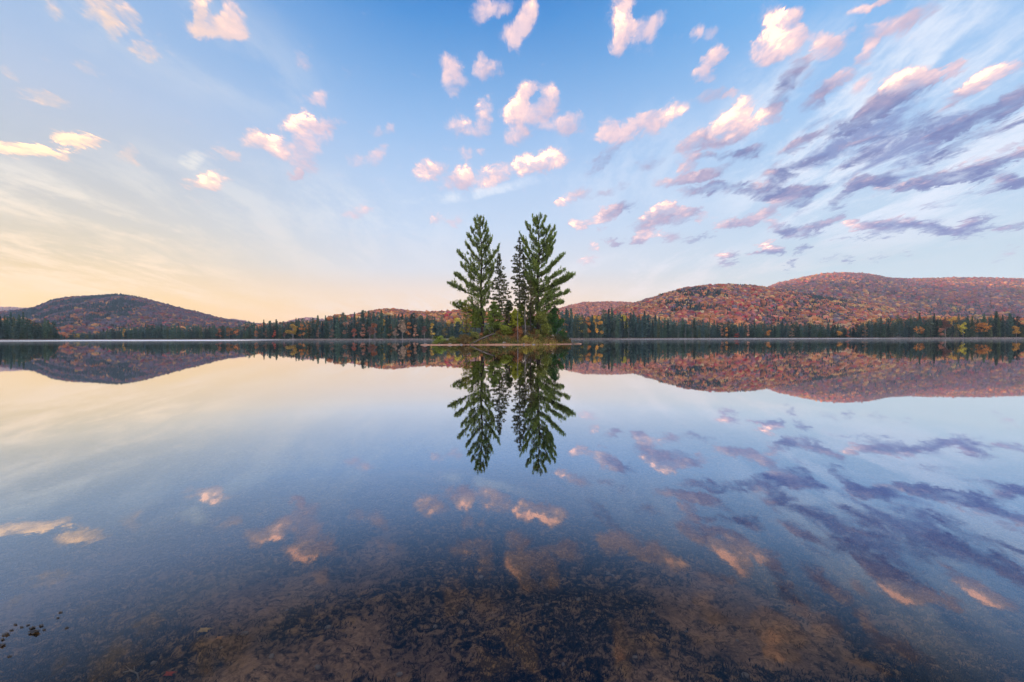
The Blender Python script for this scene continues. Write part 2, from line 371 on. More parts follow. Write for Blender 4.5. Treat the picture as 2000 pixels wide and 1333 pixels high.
class MB:
    """collects faces, then becomes one mesh"""
    def __init__(s): s.v = []; s.f = []; s.t = []
    def add(s, V, Fs, tint=None):
        b = len(s.v); s.v.extend([tuple(q) for q in V]); s.f.extend([tuple(b + i for i in f) for f in Fs])
        s.t.extend([tint or (1, 1, 1)] * len(V))
    def tube(s, pts, rad, n=6, tint=None, cap=True):
        pts = [Vector(p) for p in pts]; V = []; Fs = []
        up = Vector((.13, .21, 1)).normalized()
        for i, p in enumerate(pts):
            d = (pts[min(i+1, len(pts)-1)] - pts[max(i-1, 0)])
            d = d.normalized() if d.length > 1e-9 else Vector((0, 0, 1))
            a = d.cross(up if abs(d.dot(up)) < .95 else Vector((1, 0, 0))).normalized(); b = d.cross(a)
            r = rad[i] if hasattr(rad, '__len__') else rad
            for k in range(n):
                t = 2 * math.pi * k / n
                V.append(p + a * (r * math.cos(t)) + b * (r * math.sin(t)))
        for i in range(len(pts) - 1):
            for k in range(n):
                Fs.append((i*n+k, i*n+(k+1) % n, (i+1)*n+(k+1) % n, (i+1)*n+k))
        if cap:
            Fs.append(tuple(range(n))[::-1]); Fs.append(tuple((len(pts)-1)*n + k for k in range(n)))
        s.add(V, Fs, tint)
    def mesh(s, name, mat, smooth=False):
        me = bpy.data.meshes.new(name)
        me.from_pydata(s.v, [], s.f)
        if smooth:
            me.polygons.foreach_set('use_smooth', np.ones(len(me.polygons), dtype=bool))
        a = me.color_attributes.new('tint', 'FLOAT_COLOR', 'POINT')
        t = np.ones((len(s.v), 4), dtype=np.float32); t[:, :3] = np.array(s.t)
        a.data.foreach_set('color', t.ravel())
        me.materials.append(mat); me.update()
        return me
    def build(s, name, mat, parent=None, smooth=False, loc=None):
        return obj(name, s.mesh(name, mat, smooth), parent, loc)

def material(name):
    m = bpy.data.materials.new(name); m.use_nodes = True
    w = NT(m.node_tree); w.n.clear()
    out = w.node('ShaderNodeOutputMaterial')
    return m, w, out
def simple_mat(name, c1, c2=None, scale=5.0, rough=.85, spec=.2, bump=0.0, use_tint=False, rand=0.0, trans=0.0, detail=4):
    m, w, out = material(name)
    p = w.node('ShaderNodeBsdfPrincipled')
    p.inputs['Roughness'].default_value = rough; p.inputs['Specular IOR Level'].default_value = spec
    co = w.node('ShaderNodeTexCoord').outputs['Object']
    nz = w.noise(co, scale, detail, .6)
    col = w.mix(w.mr(nz, .3, .7), (*c1, 1), (*(c2 or c1), 1))
    if use_tint:
        at_ = w.node('ShaderNodeAttribute', attribute_name='tint').outputs['Color']
        col = w.mix(1.0, col, at_, 'MULTIPLY')
    if rand:
        rr = w.node('ShaderNodeObjectInfo').outputs['Random']
        hs = w.node('ShaderNodeHueSaturation')
        w.put(hs.inputs['Hue'], w.mr(rr, 0, 1, .5 - rand * .12, .5 + rand * .12, False))
        w.put(hs.inputs['Value'], w.mr(w.m('FRACT', w.m('MULTIPLY', rr, 7.31)), 0, 1, 1 - rand, 1 + rand, False))
        w.put(hs.inputs['Color'], col); col = hs.outputs[0]
    w.put(p.inputs['Base Color'], col)
    if bump:
        b = w.node('ShaderNodeBump'); b.inputs['Strength'].default_value = bump; b.inputs['Distance'].default_value = .03
        w.put(b.inputs['Height'], w.noise(co, scale * 3, 5, .65)); w.put(p.inputs['Normal'], b.outputs[0])
    if trans:
        tr = w.node('ShaderNodeBsdfTranslucent'); w.put(tr.inputs[0], col)
        mx = w.node('ShaderNodeMixShader'); mx.inputs[0].default_value = trans
        w.l.new(p.outputs[0], mx.inputs[1]); w.l.new(tr.outputs[0], mx.inputs[2]); w.l.new(mx.outputs[0], out.inputs[0])
    else: w.l.new(p.outputs[0], out.inputs[0])
    return m

M_BARK = simple_mat('bark', (.075, .055, .042), (.035, .027, .022), 9, .95, .1, .6)
M_BARK_PALE = simple_mat('pale bark', (.34, .30, .26), (.20, .18, .16), 6, .9, .1, .3)
M_DEADWOOD = simple_mat('weathered wood', (.21, .18, .155), (.10, .085, .075), 7, .9, .15, .5)
M_PINE = simple_mat('pine needles', (.27, .32, .062), (.13, .185, .05), .9, .7, .25, 0, True, 0, .25)
M_SPRUCE_N = simple_mat('spruce needles', (.14, .135, .05), (.085, .11, .045), 1.1, .8, .2, 0, True, 0, .2)
M_SPRUCE = simple_mat('far spruce needles', (.090, .125, .088), (.045, .080, .068), .35, .85, .15, 0, True, .42, .15)
M_LEAF = simple_mat('autumn leaves', (.9, .9, .9), (.62, .58, .6), .35, .8, .15, 0, True, .15, .25)
M_SHRUB = simple_mat('shrub leaves', (.9, .9, .9), (.5, .5, .5), 2.2, .7, .25, 0, True, 0, .25)
M_STONE = simple_mat('lake stone', (.30, .26, .22), (.16, .14, .13), 14, .7, .3, .4)
M_HILLWOOD = simple_mat('hillside leaves', (1.0, 1.0, 1.0), (.72, .70, .72), .08, .9, .1, 0, True, 0, .12)

# ================================================================== ground, lake
# distance of the far shore (metres along +Y) by photo column
SHORE = [(-900, 240), (-300, 300), (0, 345), (70, 352), (118, 385), (135, 560), (190, 640), (215, 560), (300, 520), (462, 500), (476, 455), (700, 440), (900, 430), (1100, 415), (1300, 430), (1600, 440), (1680, 430), (1720, 405), (2000, 395), (2400, 330), (3000, 260)]
sx = np.array([s_[0] for s_ in SHORE], float); sy = np.array([s_[1] for s_ in SHORE], float)
def shoreY(px): return np.interp(px, sx, sy)
def shore_r(az):                      # az in radians, 0 = straight ahead
    az = np.asarray(az); out = np.empty(az.shape)
    front = np.abs(az) < 1.15
    px = 1000 + F * np.tan(np.clip(az, -1.14, 1.14))
    out[:] = shoreY(px) / np.cos(np.clip(az, -1.14, 1.14))
    e = np.clip((np.abs(az) - 1.15) / (math.pi / 2 + .1 - 1.15), 0, 1)
    r_edge = shoreY(1000 + F * np.tan(np.clip(az, -1.14, 1.14))) / math.cos(1.14)
    back = 1.9 / np.maximum(.35, np.cos(np.clip(math.pi - np.abs(az), 0, 1.4)))
    return np.where(np.abs(az) > 1.14, r_edge * (1 - e) ** 2.5 + back, out)

def bed_depth(X, Y):
    r = np.hypot(X, Y)
    return .17 + .055 * np.maximum(r - 1.2, 0) ** 1.1 + .10 * np.clip((X - 1.5) / 6, -.5, 1.2)

def ground_h(X, Y):
    az = np.arctan2(X, Y); r = np.hypot(X, Y); rs = shore_r(az)
    d = r - rs
    wet = -np.minimum(bed_depth(X, Y) + .05, np.minimum(4.5, .04 + np.maximum(-d, 0) * .12))
    dry = .05 + .9 * (1 - np.exp(-np.maximum(d, 0) / 9)) + np.clip(d, 0, 400) * .008
    return np.where(d < 0, wet, dry)

def build_ground():
    naz = 560
    az = np.linspace(-math.pi, math.pi, naz, endpoint=False)
    rr = np.concatenate([np.geomspace(.4, 200, 70), np.linspace(206, 760, 120), np.geomspace(780, 4300, 36)])
    A, Rr = np.meshgrid(az, rr, indexing='ij')
    X = np.sin(A) * Rr; Y = np.cos(A) * Rr
    Z = ground_h(X, Y)
    V = np.stack([X, Y, Z], -1).reshape(-1, 3)
    n = len(rr); I = np.arange(naz); J = np.arange(n - 1)
    i0, j0 = np.meshgrid(I, J, indexing='ij'); i1 = (i0 + 1) % naz
    Fq = np.stack([i0*n+j0, i0*n+j0+1, i1*n+j0+1, i1*n+j0], -1).reshape(-1, 4)[:, ::-1]
    cV = np.vstack([V, [[0, 0, -.2]]]); c = len(V)
    Ft = np.stack([np.arange(naz)*n, ((np.arange(naz)+1) % naz)*n, np.full(naz, c)], -1)[:, ::-1]
    m, w, out = material('ground')
    p = w.node('ShaderNodeBsdfPrincipled'); p.inputs['Roughness'].default_value = .95; p.inputs['Specular IOR Level'].default_value = .1
    co = w.node('ShaderNodeTexCoord').outputs['Object']; z = w.sep(co)[2]
    nz = w.noise(co, .25, 5, .6); n2 = w.noise(co, 3.0, 5, .6)
    sand = w.mix(w.mr(n2, .3, .7), (.30, .19, .13, 1), (.20, .15, .115, 1))
    forest = w.mix(w.mr(nz, .35, .65), (.055, .048, .025, 1), (.10, .065, .030, 1))
    bed = w.mix(w.mr(n2, .35, .65), (.03, .024, .016, 1), (.075, .052, .032, 1))
    col = w.mix(w.mr(z, .25, .75), sand, forest)
    col = w.mix(w.mr(z, -.02, .03), bed, col)
    w.put(p.inputs['Base Color'], col)
    w.l.new(p.outputs[0], out.inputs[0])
    o = obj('ground', mesh_np('ground', cV, [Fq, Ft], m, smooth=True)); tag(o, kind='structure')
build_ground()

# the bed of the shallows in front of the camera: silt, hollows, small lumps
M_BED = None
def fbm2(X, Y, sc, octv=5, seed=0, gain=.5):
    """fast value-noise fbm on arrays"""
    rng = np.random.default_rng(seed); out = np.zeros_like(X); a = 1.0; tot = 0
    for o_ in range(octv):
        P = rng.random((256, 256)); x = X * sc + 17.3 * o_; y = Y * sc + 9.1 * o_
        xi = np.floor(x).astype(int); yi = np.floor(y).astype(int); fx = x - xi; fy = y - yi
        fx = fx*fx*(3-2*fx); fy = fy*fy*(3-2*fy)
        g = lambda i, j: P[i % 256, j % 256]
        out += a * ((g(xi, yi)*(1-fx)+g(xi+1, yi)*fx)*(1-fy) + (g(xi, yi+1)*(1-fx)+g(xi+1, yi+1)*fx)*fy)
        tot += a; a *= gain; sc *= 2.03
    return out / tot
def weed_depth_dark(X, Y):
    # where weed grows thick: dark patches near the middle, plus painted depth darkness
    n = fbm2(X, Y, .8, 5, 3, .62)
    n2 = fbm2(X, Y, 3.4, 3, 8)
    c = np.exp(-(((X - .15) / 1.1) ** 2 + ((Y - 1.7) / .8) ** 2))
    g = .42 * np.clip(1 - (Y - 1.5) / 14, 0, 1)
    sil = np.exp(-(((X + .55) / .42) ** 2 + ((Y - 2.0) / .28) ** 2)) * .30 + np.exp(-(((X + .95) / .3) ** 2 + ((Y - 1.65) / .25) ** 2)) * .35
    sil += np.exp(-(((X - .52) / .35) ** 2 + ((Y - 1.75) / .25) ** 2)) * .10
    return np.clip((n * .68 + n2 * .32 - .415 - sil * .8 + .16 * c + .10 * np.clip(X / 2 - .3, 0, 1) + .30 * np.clip((Y - 2.6) / 5, 0, 1)) * 5.5, 0, 1)  # last terms darken the bed outward and rightward like deeper water
def bed_z(X, Y):
    return -bed_depth(X, Y) + (fbm2(X, Y, 2.2, 4, 5) - .5) * .11 + (fbm2(X, Y, 13, 5, 6, .65) - .5) * .055 + .012
def build_bed():
    global M_BED
    m, w, out = material('lake bed')
    p = w.node('ShaderNodeBsdfPrincipled'); p.inputs['Roughness'].default_value = .9; p.inputs['Specular IOR Level'].default_value = .1
    co = w.node('ShaderNodeTexCoord').outputs['Object']
    at_ = w.node('ShaderNodeAttribute', attribute_name='tint').outputs['Color']
    wd = w.sep(at_)[0]
    n1 = w.noise(co, 19, 8, .75, 1.2); n2 = w.noise(co, 2.6, 4, .6); n3 = w.noise(co, 140, 3, .7)
    silt = w.mix(w.mr(n2, .3, .7), (.66, .42, .25, 1), (.34, .22, .14, 1))
    silt = w.mix(w.mr(n1, .35, .7), w.mix(.7, silt, (.08, .055, .035, 1)), silt)
    silt = w.mix(w.mr(n3, .62, .75), silt, (.70, .55, .42, 1))
    nc = w.noise(co, 11, 9, .68, 1.6); nd = w.noise(co, 42, 6, .7, .8)
    cl = w.m('ADD', w.m('MULTIPLY', nc, .6), w.m('MULTIPLY', nd, .4))
    silt = w.mix(w.mr(cl, .53, .40), silt, (.06, .042, .028, 1))
    weed = w.mix(w.mr(cl, .45, .60), (.004, .0035, .003, 1), w.mix(w.mr(n2, .4, .6), (.40, .25, .11, 1), (.30, .20, .12, 1)))
    f = w.mr(w.m('ADD', wd, w.m('MULTIPLY', w.m('SUBTRACT', n1, .5), 2.6)), .12, .52)
    w.put(p.inputs['Base Color'], w.mix(f, silt, weed))
    b = w.node('ShaderNodeBump'); b.inputs['Strength'].default_value = .7; b.inputs['Distance'].default_value = .02
    w.put(b.inputs['Height'], cl); w.put(p.inputs['Normal'], b.outputs[0])
    w.l.new(p.outputs[0], out.inputs[0]); M_BED = m
    ys = np.geomspace(.7, 26, 420); u = np.linspace(-1, 1, 560)
    U, Yg = np.meshgrid(u, ys, indexing='ij'); X = U * (Yg * 1.25 + 1.2)
    Z = bed_z(X, Yg)
    edge = np.minimum(np.minimum((1 - np.abs(U)) * 12, 1), np.minimum((Yg - .7) / .3, (26 - Yg) / 5)).clip(0, 1)
    Z = Z - (1 - edge) * .16
    n = len(ys); i0, j0 = np.meshgrid(np.arange(len(u)-1), np.arange(n-1), indexing='ij')
    Fq = np.stack([i0*n+j0, (i0+1)*n+j0, (i0+1)*n+j0+1, i0*n+j0+1], -1).reshape(-1, 4)
    V = np.stack([X, Yg, Z], -1).reshape(-1, 3)
    W = weed_depth_dark(X, Yg).ravel()
    o = obj('lake_bed', mesh_np('lake_bed', V, Fq, m, tint=np.stack([W, W, W], -1), smooth=True)); tag(o, kind='structure')
    # weed: tufts of fine blades and crumbs of algae
    N = 60000
    yy = 1.25 * (10 / 1.25) ** RNG.random(N); xx = (RNG.random(N) * 2 - 1) * (yy * 1.2 + .2)
    keep = RNG.random(N) < weed_depth_dark(xx, yy) * .95 + .03
    xx, yy = xx[keep], yy[keep]; n = len(xx)
    zz = bed_z(xx, yy)
    nb = 5; k = n * nb
    bx = np.repeat(xx, nb) + RNG.normal(0, .016, k) ; by = np.repeat(yy, nb) + RNG.normal(0, .010, k); bz = np.repeat(zz, nb) - .004
    L = RNG.uniform(.006, .026, k) * np.repeat(RNG.uniform(.6, 1.3, n), nb)
    a = RNG.normal(.9, .9, k); le = RNG.uniform(.3, 1.2, k)
    dx = np.cos(a) * np.sin(le) * L; dy = np.sin(a) * np.sin(le) * L; dz = np.cos(le) * L
    wv = RNG.uniform(.0008, .0028, k); px_, py_ = -np.sin(a) * wv, np.cos(a) * wv
    v0 = np.stack([bx - px_, by - py_, bz], -1); v1 = np.stack([bx + px_, by + py_, bz], -1)
    v2 = np.stack([bx + dx * .6 + px_, by + dy * .6 + py_, bz + dz * .75], -1); v3 = np.stack([bx + dx * .6 - px_, by + dy * .6 - py_, bz + dz * .75], -1)
    v4 = np.stack([bx + dx * 1.25, by + dy * 1.25, bz + dz], -1)
    V = np.stack([v0, v1, v2, v3, v4], 1).reshape(-1, 3); b0 = np.arange(k) * 5
    Fq = np.stack([b0, b0+1, b0+2, b0+3], -1); Ft = np.stack([b0+3, b0+2, b0+4], -1)
    g = np.repeat(np.clip(RNG.normal(.55, .35, n), .12, 1.6), nb)
    col = np.stack([.070*g, .052*g, .022*g], -1); col = np.repeat(col, 5, 0)
    mw = simple_mat('pond weed', (1, 1, 1), (.6, .6, .6), 6, .8, .2, 0, True)
    o = obj('pond_weed', mesh_np('pond_weed', V, [Fq, Ft], mw, tint=col)); tag(o, 'dark brown weed growing on the bed of the shallow foreground water', 'water plants', kind='stuff')
build_bed()

def build_water():
    m, w, out = material('water')
    geo = w.node('ShaderNodeNewGeometry'); pos = geo.outputs['Position']
    X, Y, Z = w.sep(pos)
    # faint ripples
    b = w.node('ShaderNodeBump'); b.inputs['Strength'].default_value = .26; b.inputs['Distance'].default_value = .02
    n1 = w.noise(w.v('MULTIPLY', pos, (1, 1.6, 1)), 3.0, 4, .6, .3); n2 = w.noise(pos, 26.0, 3, .6)
    n3 = w.noise(pos, .22, 3, .6)
    h = w.m('ADD', w.m('MULTIPLY', n1, .030), w.m('MULTIPLY', n2, .0026))
    h = w.m('ADD', h, w.m('MULTIPLY', n3, .10))
    w.put(b.inputs['Height'], h)
    fr = w.node('ShaderNodeFresnel'); fr.inputs['IOR'].default_value = 1.333
    fac = w.ramp(fr.outputs[0], [(0, (.02,.02,.02,1)), (.063, (.042,.042,.042,1)), (.080, (.115,.115,.115,1)), (.125, (.33,.33,.33,1)), (.21, (.60,.60,.60,1)), (.4, (.86,.86,.86,1)), (.7, (.90,.90,.90,1)), (1, (.97,.97,.97,1))])
    gcol = w.ramp(fr.outputs[0], [(.05, (.72,.82,1,1)), (.21, (.60,.77,1,1)), (.45, (.95,.97,1,1)), (1, (1,1,1,1))])
    # a catspaw of wind-ruffled water far out catches the bright upper sky
    px = w.m('DIVIDE', X, Y)
    ln = w.noise(w.v('MULTIPLY', pos, (.006, .03, 0)), 1.0, 3, .6)
    dist = w.m('ADD', Y, w.m('MULTIPLY', w.m('SUBTRACT', ln, .5), 60))
    z1 = w.m('MULTIPLY', w.mr(dist, 200, 250), w.mr(dist, 345, 310)); z1 = w.m('MULTIPLY', z1, w.mr(px, -.50, -.70))
    z2 = w.m('MULTIPLY', w.mr(dist, 300, 330), w.mr(dist, 470, 420)); z2 = w.m('MULTIPLY', z2, w.m('MULTIPLY', w.mr(px, -.40, -.62), 1.0))
    z3 = w.m('MULTIPLY', w.mr(dist, 330, 375), w.m('MULTIPLY', w.mr(px, .16, .30), w.mr(px, .92, .78)))
    rz = w.m('MINIMUM', w.m('ADD', w.m('ADD', z1, z2), z3), 1.0)
    breeze = w.mr(w.noise(w.v('MULTIPLY', pos, (.02, .06, 0)), 1.0, 4, .6), .48, .66)
    rough = w.m('ADD', w.m('MULTIPLY_ADD', breeze, .022, .006), w.m('MULTIPLY', rz, .5))
    gl = w.node('ShaderNodeBsdfGlossy'); w.put(gl.inputs['Color'], gcol)
    w.put(gl.inputs['Roughness'], rough); w.put(gl.inputs['Normal'], b.outputs[0])
    tr = w.node('ShaderNodeBsdfTransparent')
    # light lost in the water column, which deepens away from the near shore
    dep = w.m('MULTIPLY_ADD', w.m('MINIMUM', w.v('LENGTH', pos), 60.0), .085, .06)
    ab = lambda k: w.m('EXPONENT', w.m('MULTIPLY', dep, -k))
    w.put(tr.inputs[0], w.comb(ab(1.1), ab(1.35), ab(1.9)))
    mx = w.node('ShaderNodeMixShader'); w.put(mx.inputs[0], fac)
    w.l.new(tr.outputs[0], mx.inputs[1]); w.l.new(gl.outputs[0], mx.inputs[2])
    w.l.new(mx.outputs[0], out.inputs['Surface'])
    # top sheet
    naz = 180; az = np.linspace(-math.pi, math.pi, naz, endpoint=False)
    rr = np.array([.5, 3, 10, 40, 120, 300, 600, 1100])
    A, Rr = np.meshgrid(az, rr, indexing='ij')
    V = np.stack([np.sin(A)*Rr, np.cos(A)*Rr, np.zeros_like(A)], -1).reshape(-1, 3)
    n = len(rr); i0, j0 = np.meshgrid(np.arange(naz), np.arange(n-1), indexing='ij'); i1 = (i0+1) % naz
    Fq = np.stack([i0*n+j0, i0*n+j0+1, i1*n+j0+1, i1*n+j0], -1).reshape(-1, 4)[:, ::-1]
    V = np.vstack([V, [[0, 0, 0]]]); c = len(V)-1
    Ft = np.stack([np.arange(naz)*n, ((np.arange(naz)+1) % naz)*n, np.full(naz, c)], -1)[:, ::-1]
    o = obj('water', mesh_np('water', V, [Fq, Ft], m)); tag(o, kind='structure')
build_water()

# ================================================================== hills: skyline read from the photograph, each ridge at its own distance
def pxy(px, py, Y): return at(px, py, Y)
ICO_V, ICO_F = None, None
def _ico():
    t = (1 + 5 ** .5) / 2
    v = np.array([(-1,t,0),(1,t,0),(-1,-t,0),(1,-t,0),(0,-1,t),(0,1,t),(0,-1,-t),(0,1,-t),(t,0,-1),(t,0,1),(-t,0,-1),(-t,0,1)], float)
    v /= np.linalg.norm(v[0])
    f = np.array([(0,11,5),(0,5,1),(0,1,7),(0,7,10),(0,10,11),(1,5,9),(5,11,4),(11,10,2),(10,7,6),(7,1,8),(3,9,4),(3,4,2),(3,2,6),(3,6,8),(3,8,9),(4,9,5),(2,4,11),(6,2,10),(8,6,7),(9,8,1)])
    return v, f
ICO_V, ICO_F = _ico()
PAL = {  # leaf and twig colours; the bare grey also paints hill shade and haze
 'bare': (.155,.125,.145), 'rust': (.42,.15,.06), 'orange': (.54,.24,.09), 'gold': (.56,.33,.11), 'pale': (.50,.33,.17), 'crimson': (.42,.06,.06), 'mauve': (.27,.115,.12), 'brown': (.25,.13,.08), 'olive': (.20,.18,.05), 'pink': (.50,.18,.10)}
def crowns(P, rad, hgt, col, seed=0):
    """broadleaf crowns as knobbly clumps: P (n,3) base points"""
    rng = np.random.default_rng(seed); n = len(P); lumps = 3
    Vs = []; Fs = []; Cs = []; base = 0
    for l in range(lumps):
        off = rng.normal(0, .38, (n, 3)) * rad[:, None]; off[:, 2] *= .5
        if l == 0: off *= .2
        s = rad * (1.0 if l == 0 else rng.uniform(.45, .75, n))
        V = ICO_V[None] * (1 + rng.uniform(-.28, .28, (n, 12, 1)))
        V = V * np.stack([s, s, s * hgt], -1)[:, None, :] + (P + off + np.stack([0*s, 0*s, rad * hgt * .8 + (0 if l == 0 else .25) * rad], -1))[:, None, :]
        Vs.append(V.reshape(-1, 3)); Fs.append((ICO_F[None] + (np.arange(n) * 12)[:, None, None] + base).reshape(-1, 3)); base += n * 12
        c = col * rng.uniform(.82, 1.2, (n, 1)); Cs.append(np.repeat(c, 12, 0))
    return np.vstack(Vs), np.vstack(Fs), np.vstack(Cs)
def cones(P, rad, h, col, seed=0, sides=7, tiers=3):
    """conifer crowns as ragged tiers"""
    rng = np.random.default_rng(seed); n = len(P); Vs = []; Fs = []; Cs = []; base = 0
    a = np.arange(sides) * 2 * math.pi / sides
    for t in range(tiers):
        z0 = h * (.08 + .28 * t); z1 = h * min(1.0, .50 + .25 * t); r = rad * (1 - .28 * t)
        rr = r[:, None] * rng.uniform(.65, 1.25, (n, sides)); aa = a[None] + rng.uniform(0, 6.28, (n, 1))
        ring = np.stack([np.cos(aa) * rr, np.sin(aa) * rr, z0[:, None] + rng.normal(0, .05, (n, sides)) * h[:, None]], -1) + P[:, None, :]
        tip = P + np.stack([0*h, 0*h, z1], -1)
        V = np.concatenate([ring, tip[:, None, :]], 1)
        f = np.array([(i, (i+1) % sides, sides) for i in range(sides)])
        Vs.append(V.reshape(-1, 3)); Fs.append((f[None] + (np.arange(n)*(sides+1))[:, None, None] + base).reshape(-1, 3)); base += n*(sides+1)
        Cs.append(np.repeat(col * rng.uniform(.8, 1.2, (n, 1)), sides+1, 0))
    return np.vstack(Vs), np.vstack(Fs), np.vstack(Cs)
def merge(parts):
    V = []; Fc = []; C = []; b = 0
    for v, f, c in parts:
        V.append(v); Fc.append(f + b); C.append(c); b += len(v)
    return np.vstack(V), np.vstack(Fc), np.vstack(C)

M_HILL = simple_mat('hill soil', (.14, .085, .06), (.08, .06, .04), .02, .95, .05)
def ridge(name, wname, label, pts, Yr, Yf, n_tree, crown_r, palette, conif, seed, px0=None, px1=None, power=1.15, conif_h=1.9, treeh=.8, lump=.06, tone=.95):
    """terrain fan between the foot (Yf) and the skyline (Yr), and the wood on it"""
    rng = np.random.default_rng(seed)
    xs = np.array([p[0] for p in pts], float); ys = np.array([p[1] for p in pts], float)
    def skyz(px): 
        py = np.interp(px, xs, ys)
        hy = 660.5 - (px - 1000) * .002
        return (hy - py) / F
    npx = 240; nt = 46
    P = np.linspace(xs[0], xs[-1], npx); T = np.concatenate([np.linspace(0, 1, 32), np.linspace(1.03, 1.9, 14)])
    def h(px, t):
        Yd = Yf + (Yr - Yf) * t
        top = np.maximum(skyz(px) * Yr + CAM_H - crown_r * treeh * 1.9, 2.0)
        s = np.where(t <= 1, np.sin(np.clip(t, 0, 1) * math.pi / 2) ** power, np.cos((np.clip(t, 1, 1.9) - 1) * math.pi / 2 / .95) ** 2)
        X = (px - 1000) / F * Yd
        nz = (fbm2(X, Yd, 3.0 / (Yr - Yf), 4, seed + 1) - .5) * 2 * lump * np.sin(np.clip(t, 0, 1) * math.pi)
        k = np.where(t <= 1, Yd / Yr, 1.0)                      # keeps the skyline at the ridge itself
        return top * np.clip(s + nz * (1 - np.clip(t, 0, 1) ** 6), -.02, 1.0 if np.ndim(t) == 0 else 2) * k - (1 - s) * .5 + 1.0 * (t < 1)
    PX, TT = np.meshgrid(P, T, indexing='ij'); YD = Yf + (Yr - Yf) * TT
    V = np.stack([(PX - 1000) / F * YD, YD, h(PX, TT)], -1).reshape(-1, 3)
    i0, j0 = np.meshgrid(np.arange(npx-1), np.arange(nt-1), indexing='ij')
    Fq = np.stack([i0*nt+j0, (i0+1)*nt+j0, (i0+1)*nt+j0+1, i0*nt+j0+1], -1).reshape(-1, 4)
    o = obj(name, mesh_np(name, V, Fq, M_HILL, smooth=True)); tag(o, kind='structure')
    n = n_tree
    t = rng.random(n) ** .72 * 1.06; px = rng.uniform(xs[0], xs[-1], n)
    Yd = Yf + (Yr - Yf) * t; X = (px - 1000) / F * Yd
    B = np.stack([X, Yd, h(px, t)], -1)
    # colour and kind vary in patches
    g1 = fbm2(X, Yd, 5.0 / (Yr - Yf), 4, seed + 7); g2 = fbm2(X, Yd, 11.0 / (Yr - Yf), 3, seed + 9)
    pc = conif(px, t, g1)
    isc = rng.random(n) < pc
    names = list(palette); wts = np.array([palette[k](px, t, g2) if callable(palette[k]) else np.full(n, palette[k]) for k in names])
    wts = np.maximum(wts, 1e-4); cum = np.cumsum(wts / wts.sum(0), 0); u = rng.random(n)
    pick = (u[None] > cum).sum(0).clip(0, len(names)-1)
    cols = tone * np.array([PAL[k] for k in names])[pick] * rng.uniform(.75, 1.25, (n, 1)) * rng.uniform(.9, 1.1, (n, 3))
    r = crown_r * rng.uniform(.6, 1.25, n)
    d = ~isc
    parts = [crowns(B[d], r[d], rng.uniform(.7, 1.0, d.sum()), cols[d], seed + 2)]
    if isc.any():
        cc = np.array((.030, .050, .042)) * rng.uniform(.7, 1.3, (isc.sum(), 1))
        parts.append(cones(B[isc], r[isc] * .62, r[isc] * conif_h, cc, seed + 3))
    Vv, Ff, Cc = merge(parts)
    o = obj(wname, mesh_np(wname, Vv, Ff, M_HILLWOOD, tint=Cc)); tag(o, label, 'forest', kind='stuff')

ss = lambda x, a, b: (lambda t: t*t*(3-2*t))(np.clip((x-a)/(b-a), 0, 1))
# far pale ridge, left and behind the centre
ridge('hill', 'hillside_wood', 'farthest pale lilac wooded ridge low on the horizon at the left of the lake',
      [(-210,632),(-150,606),(-60,599),(20,600),(70,603),(150,620),(300,640),(420,628),(437,625.5),(455,623),(475,626),(500,632),(540,634),(575,624),(601,620),(615,621),(650,628),(720,640),(760,650)],
      4000, 3300, 6000, 9, {'mauve': 1, 'brown': .5, 'rust': .3}, lambda p,t,g: np.full(p.shape, .15), 21, power=.9)
# rounded hill on the left
ridge('hill', 'hillside_wood', 'autumn forest on the rounded hill at the left of the lake',
      [(-500,640),(-300,628),(-120,618),(-20,611),(37,607),(67,601),(82,596),(100,587),(120,583.5),(135,581),(175,579),(200,577),(215,575.5),(232,575),(250,577),(268,580),(287,585),(325,595),(362,605),(395,613),(425,621),(475,630),(520,636),(600,648),(680,656)],
      1900, 900, 24000, 6.2, {'rust': lambda p,t,g: .25+.6*(g>.5), 'bare': lambda p,t,g: 3.2+1.0*ss(p,230,400), 'mauve': lambda p,t,g: .8+1.6*ss(p,230,400), 'brown': .9, 'orange': lambda p,t,g: .12+1.0*(1-t)**1.3, 'gold': lambda p,t,g: .08+.6*(1-t)**2, 'crimson': lambda p,t,g: .06+.5*(g>.6)},
      lambda p,t,g: .12 + .85*ss(g, .50, .56)*(1-.45*ss(p,240,400)) + .35*ss(t,.9,1)*(p<330) + .3*np.exp(-((t-.22)/.1)**2)*ss(p,200,260), 31, power=1.1, tone=.62)
# low autumn ridge behind the middle shore
ridge('hill', 'hillside_wood', 'low autumn wooded ridge behind the middle shore, left of the island',
      [(600,652),(640,632),(684,617.5),(711,612),(739,606.5),(757,604.5),(785,607),(810,609),(831,610),(865,610),(888,607),(920,605),(960,612),(1010,622),(1060,634),(1100,640),(1140,650)],
      960, 560, 6000, 4.4, {'rust': 1, 'orange': .8, 'brown': .8, 'gold': lambda p,t,g: .1+1.0*(1-t)**1.5, 'crimson': .15, 'mauve': .5}, lambda p,t,g: .05+.2*ss(g,.55,.62), 41)
# small ridge right of the island
ridge('hill', 'hillside_wood', 'small sunlit autumn ridge just right of the island',
      [(980,640),(1040,616),(1075,607),(1099,602),(1116,596),(1140,591.5),(1160,590.3),(1176,590),(1212,590),(1236,592),(1260,598),(1300,612),(1360,632)],
      2500, 1700, 9000, 7, {'pink': 1, 'rust': 1.1, 'orange': .5, 'mauve': .8}, lambda p,t,g: .05+.5*ss(g,.56,.62)*(1-t), 51)
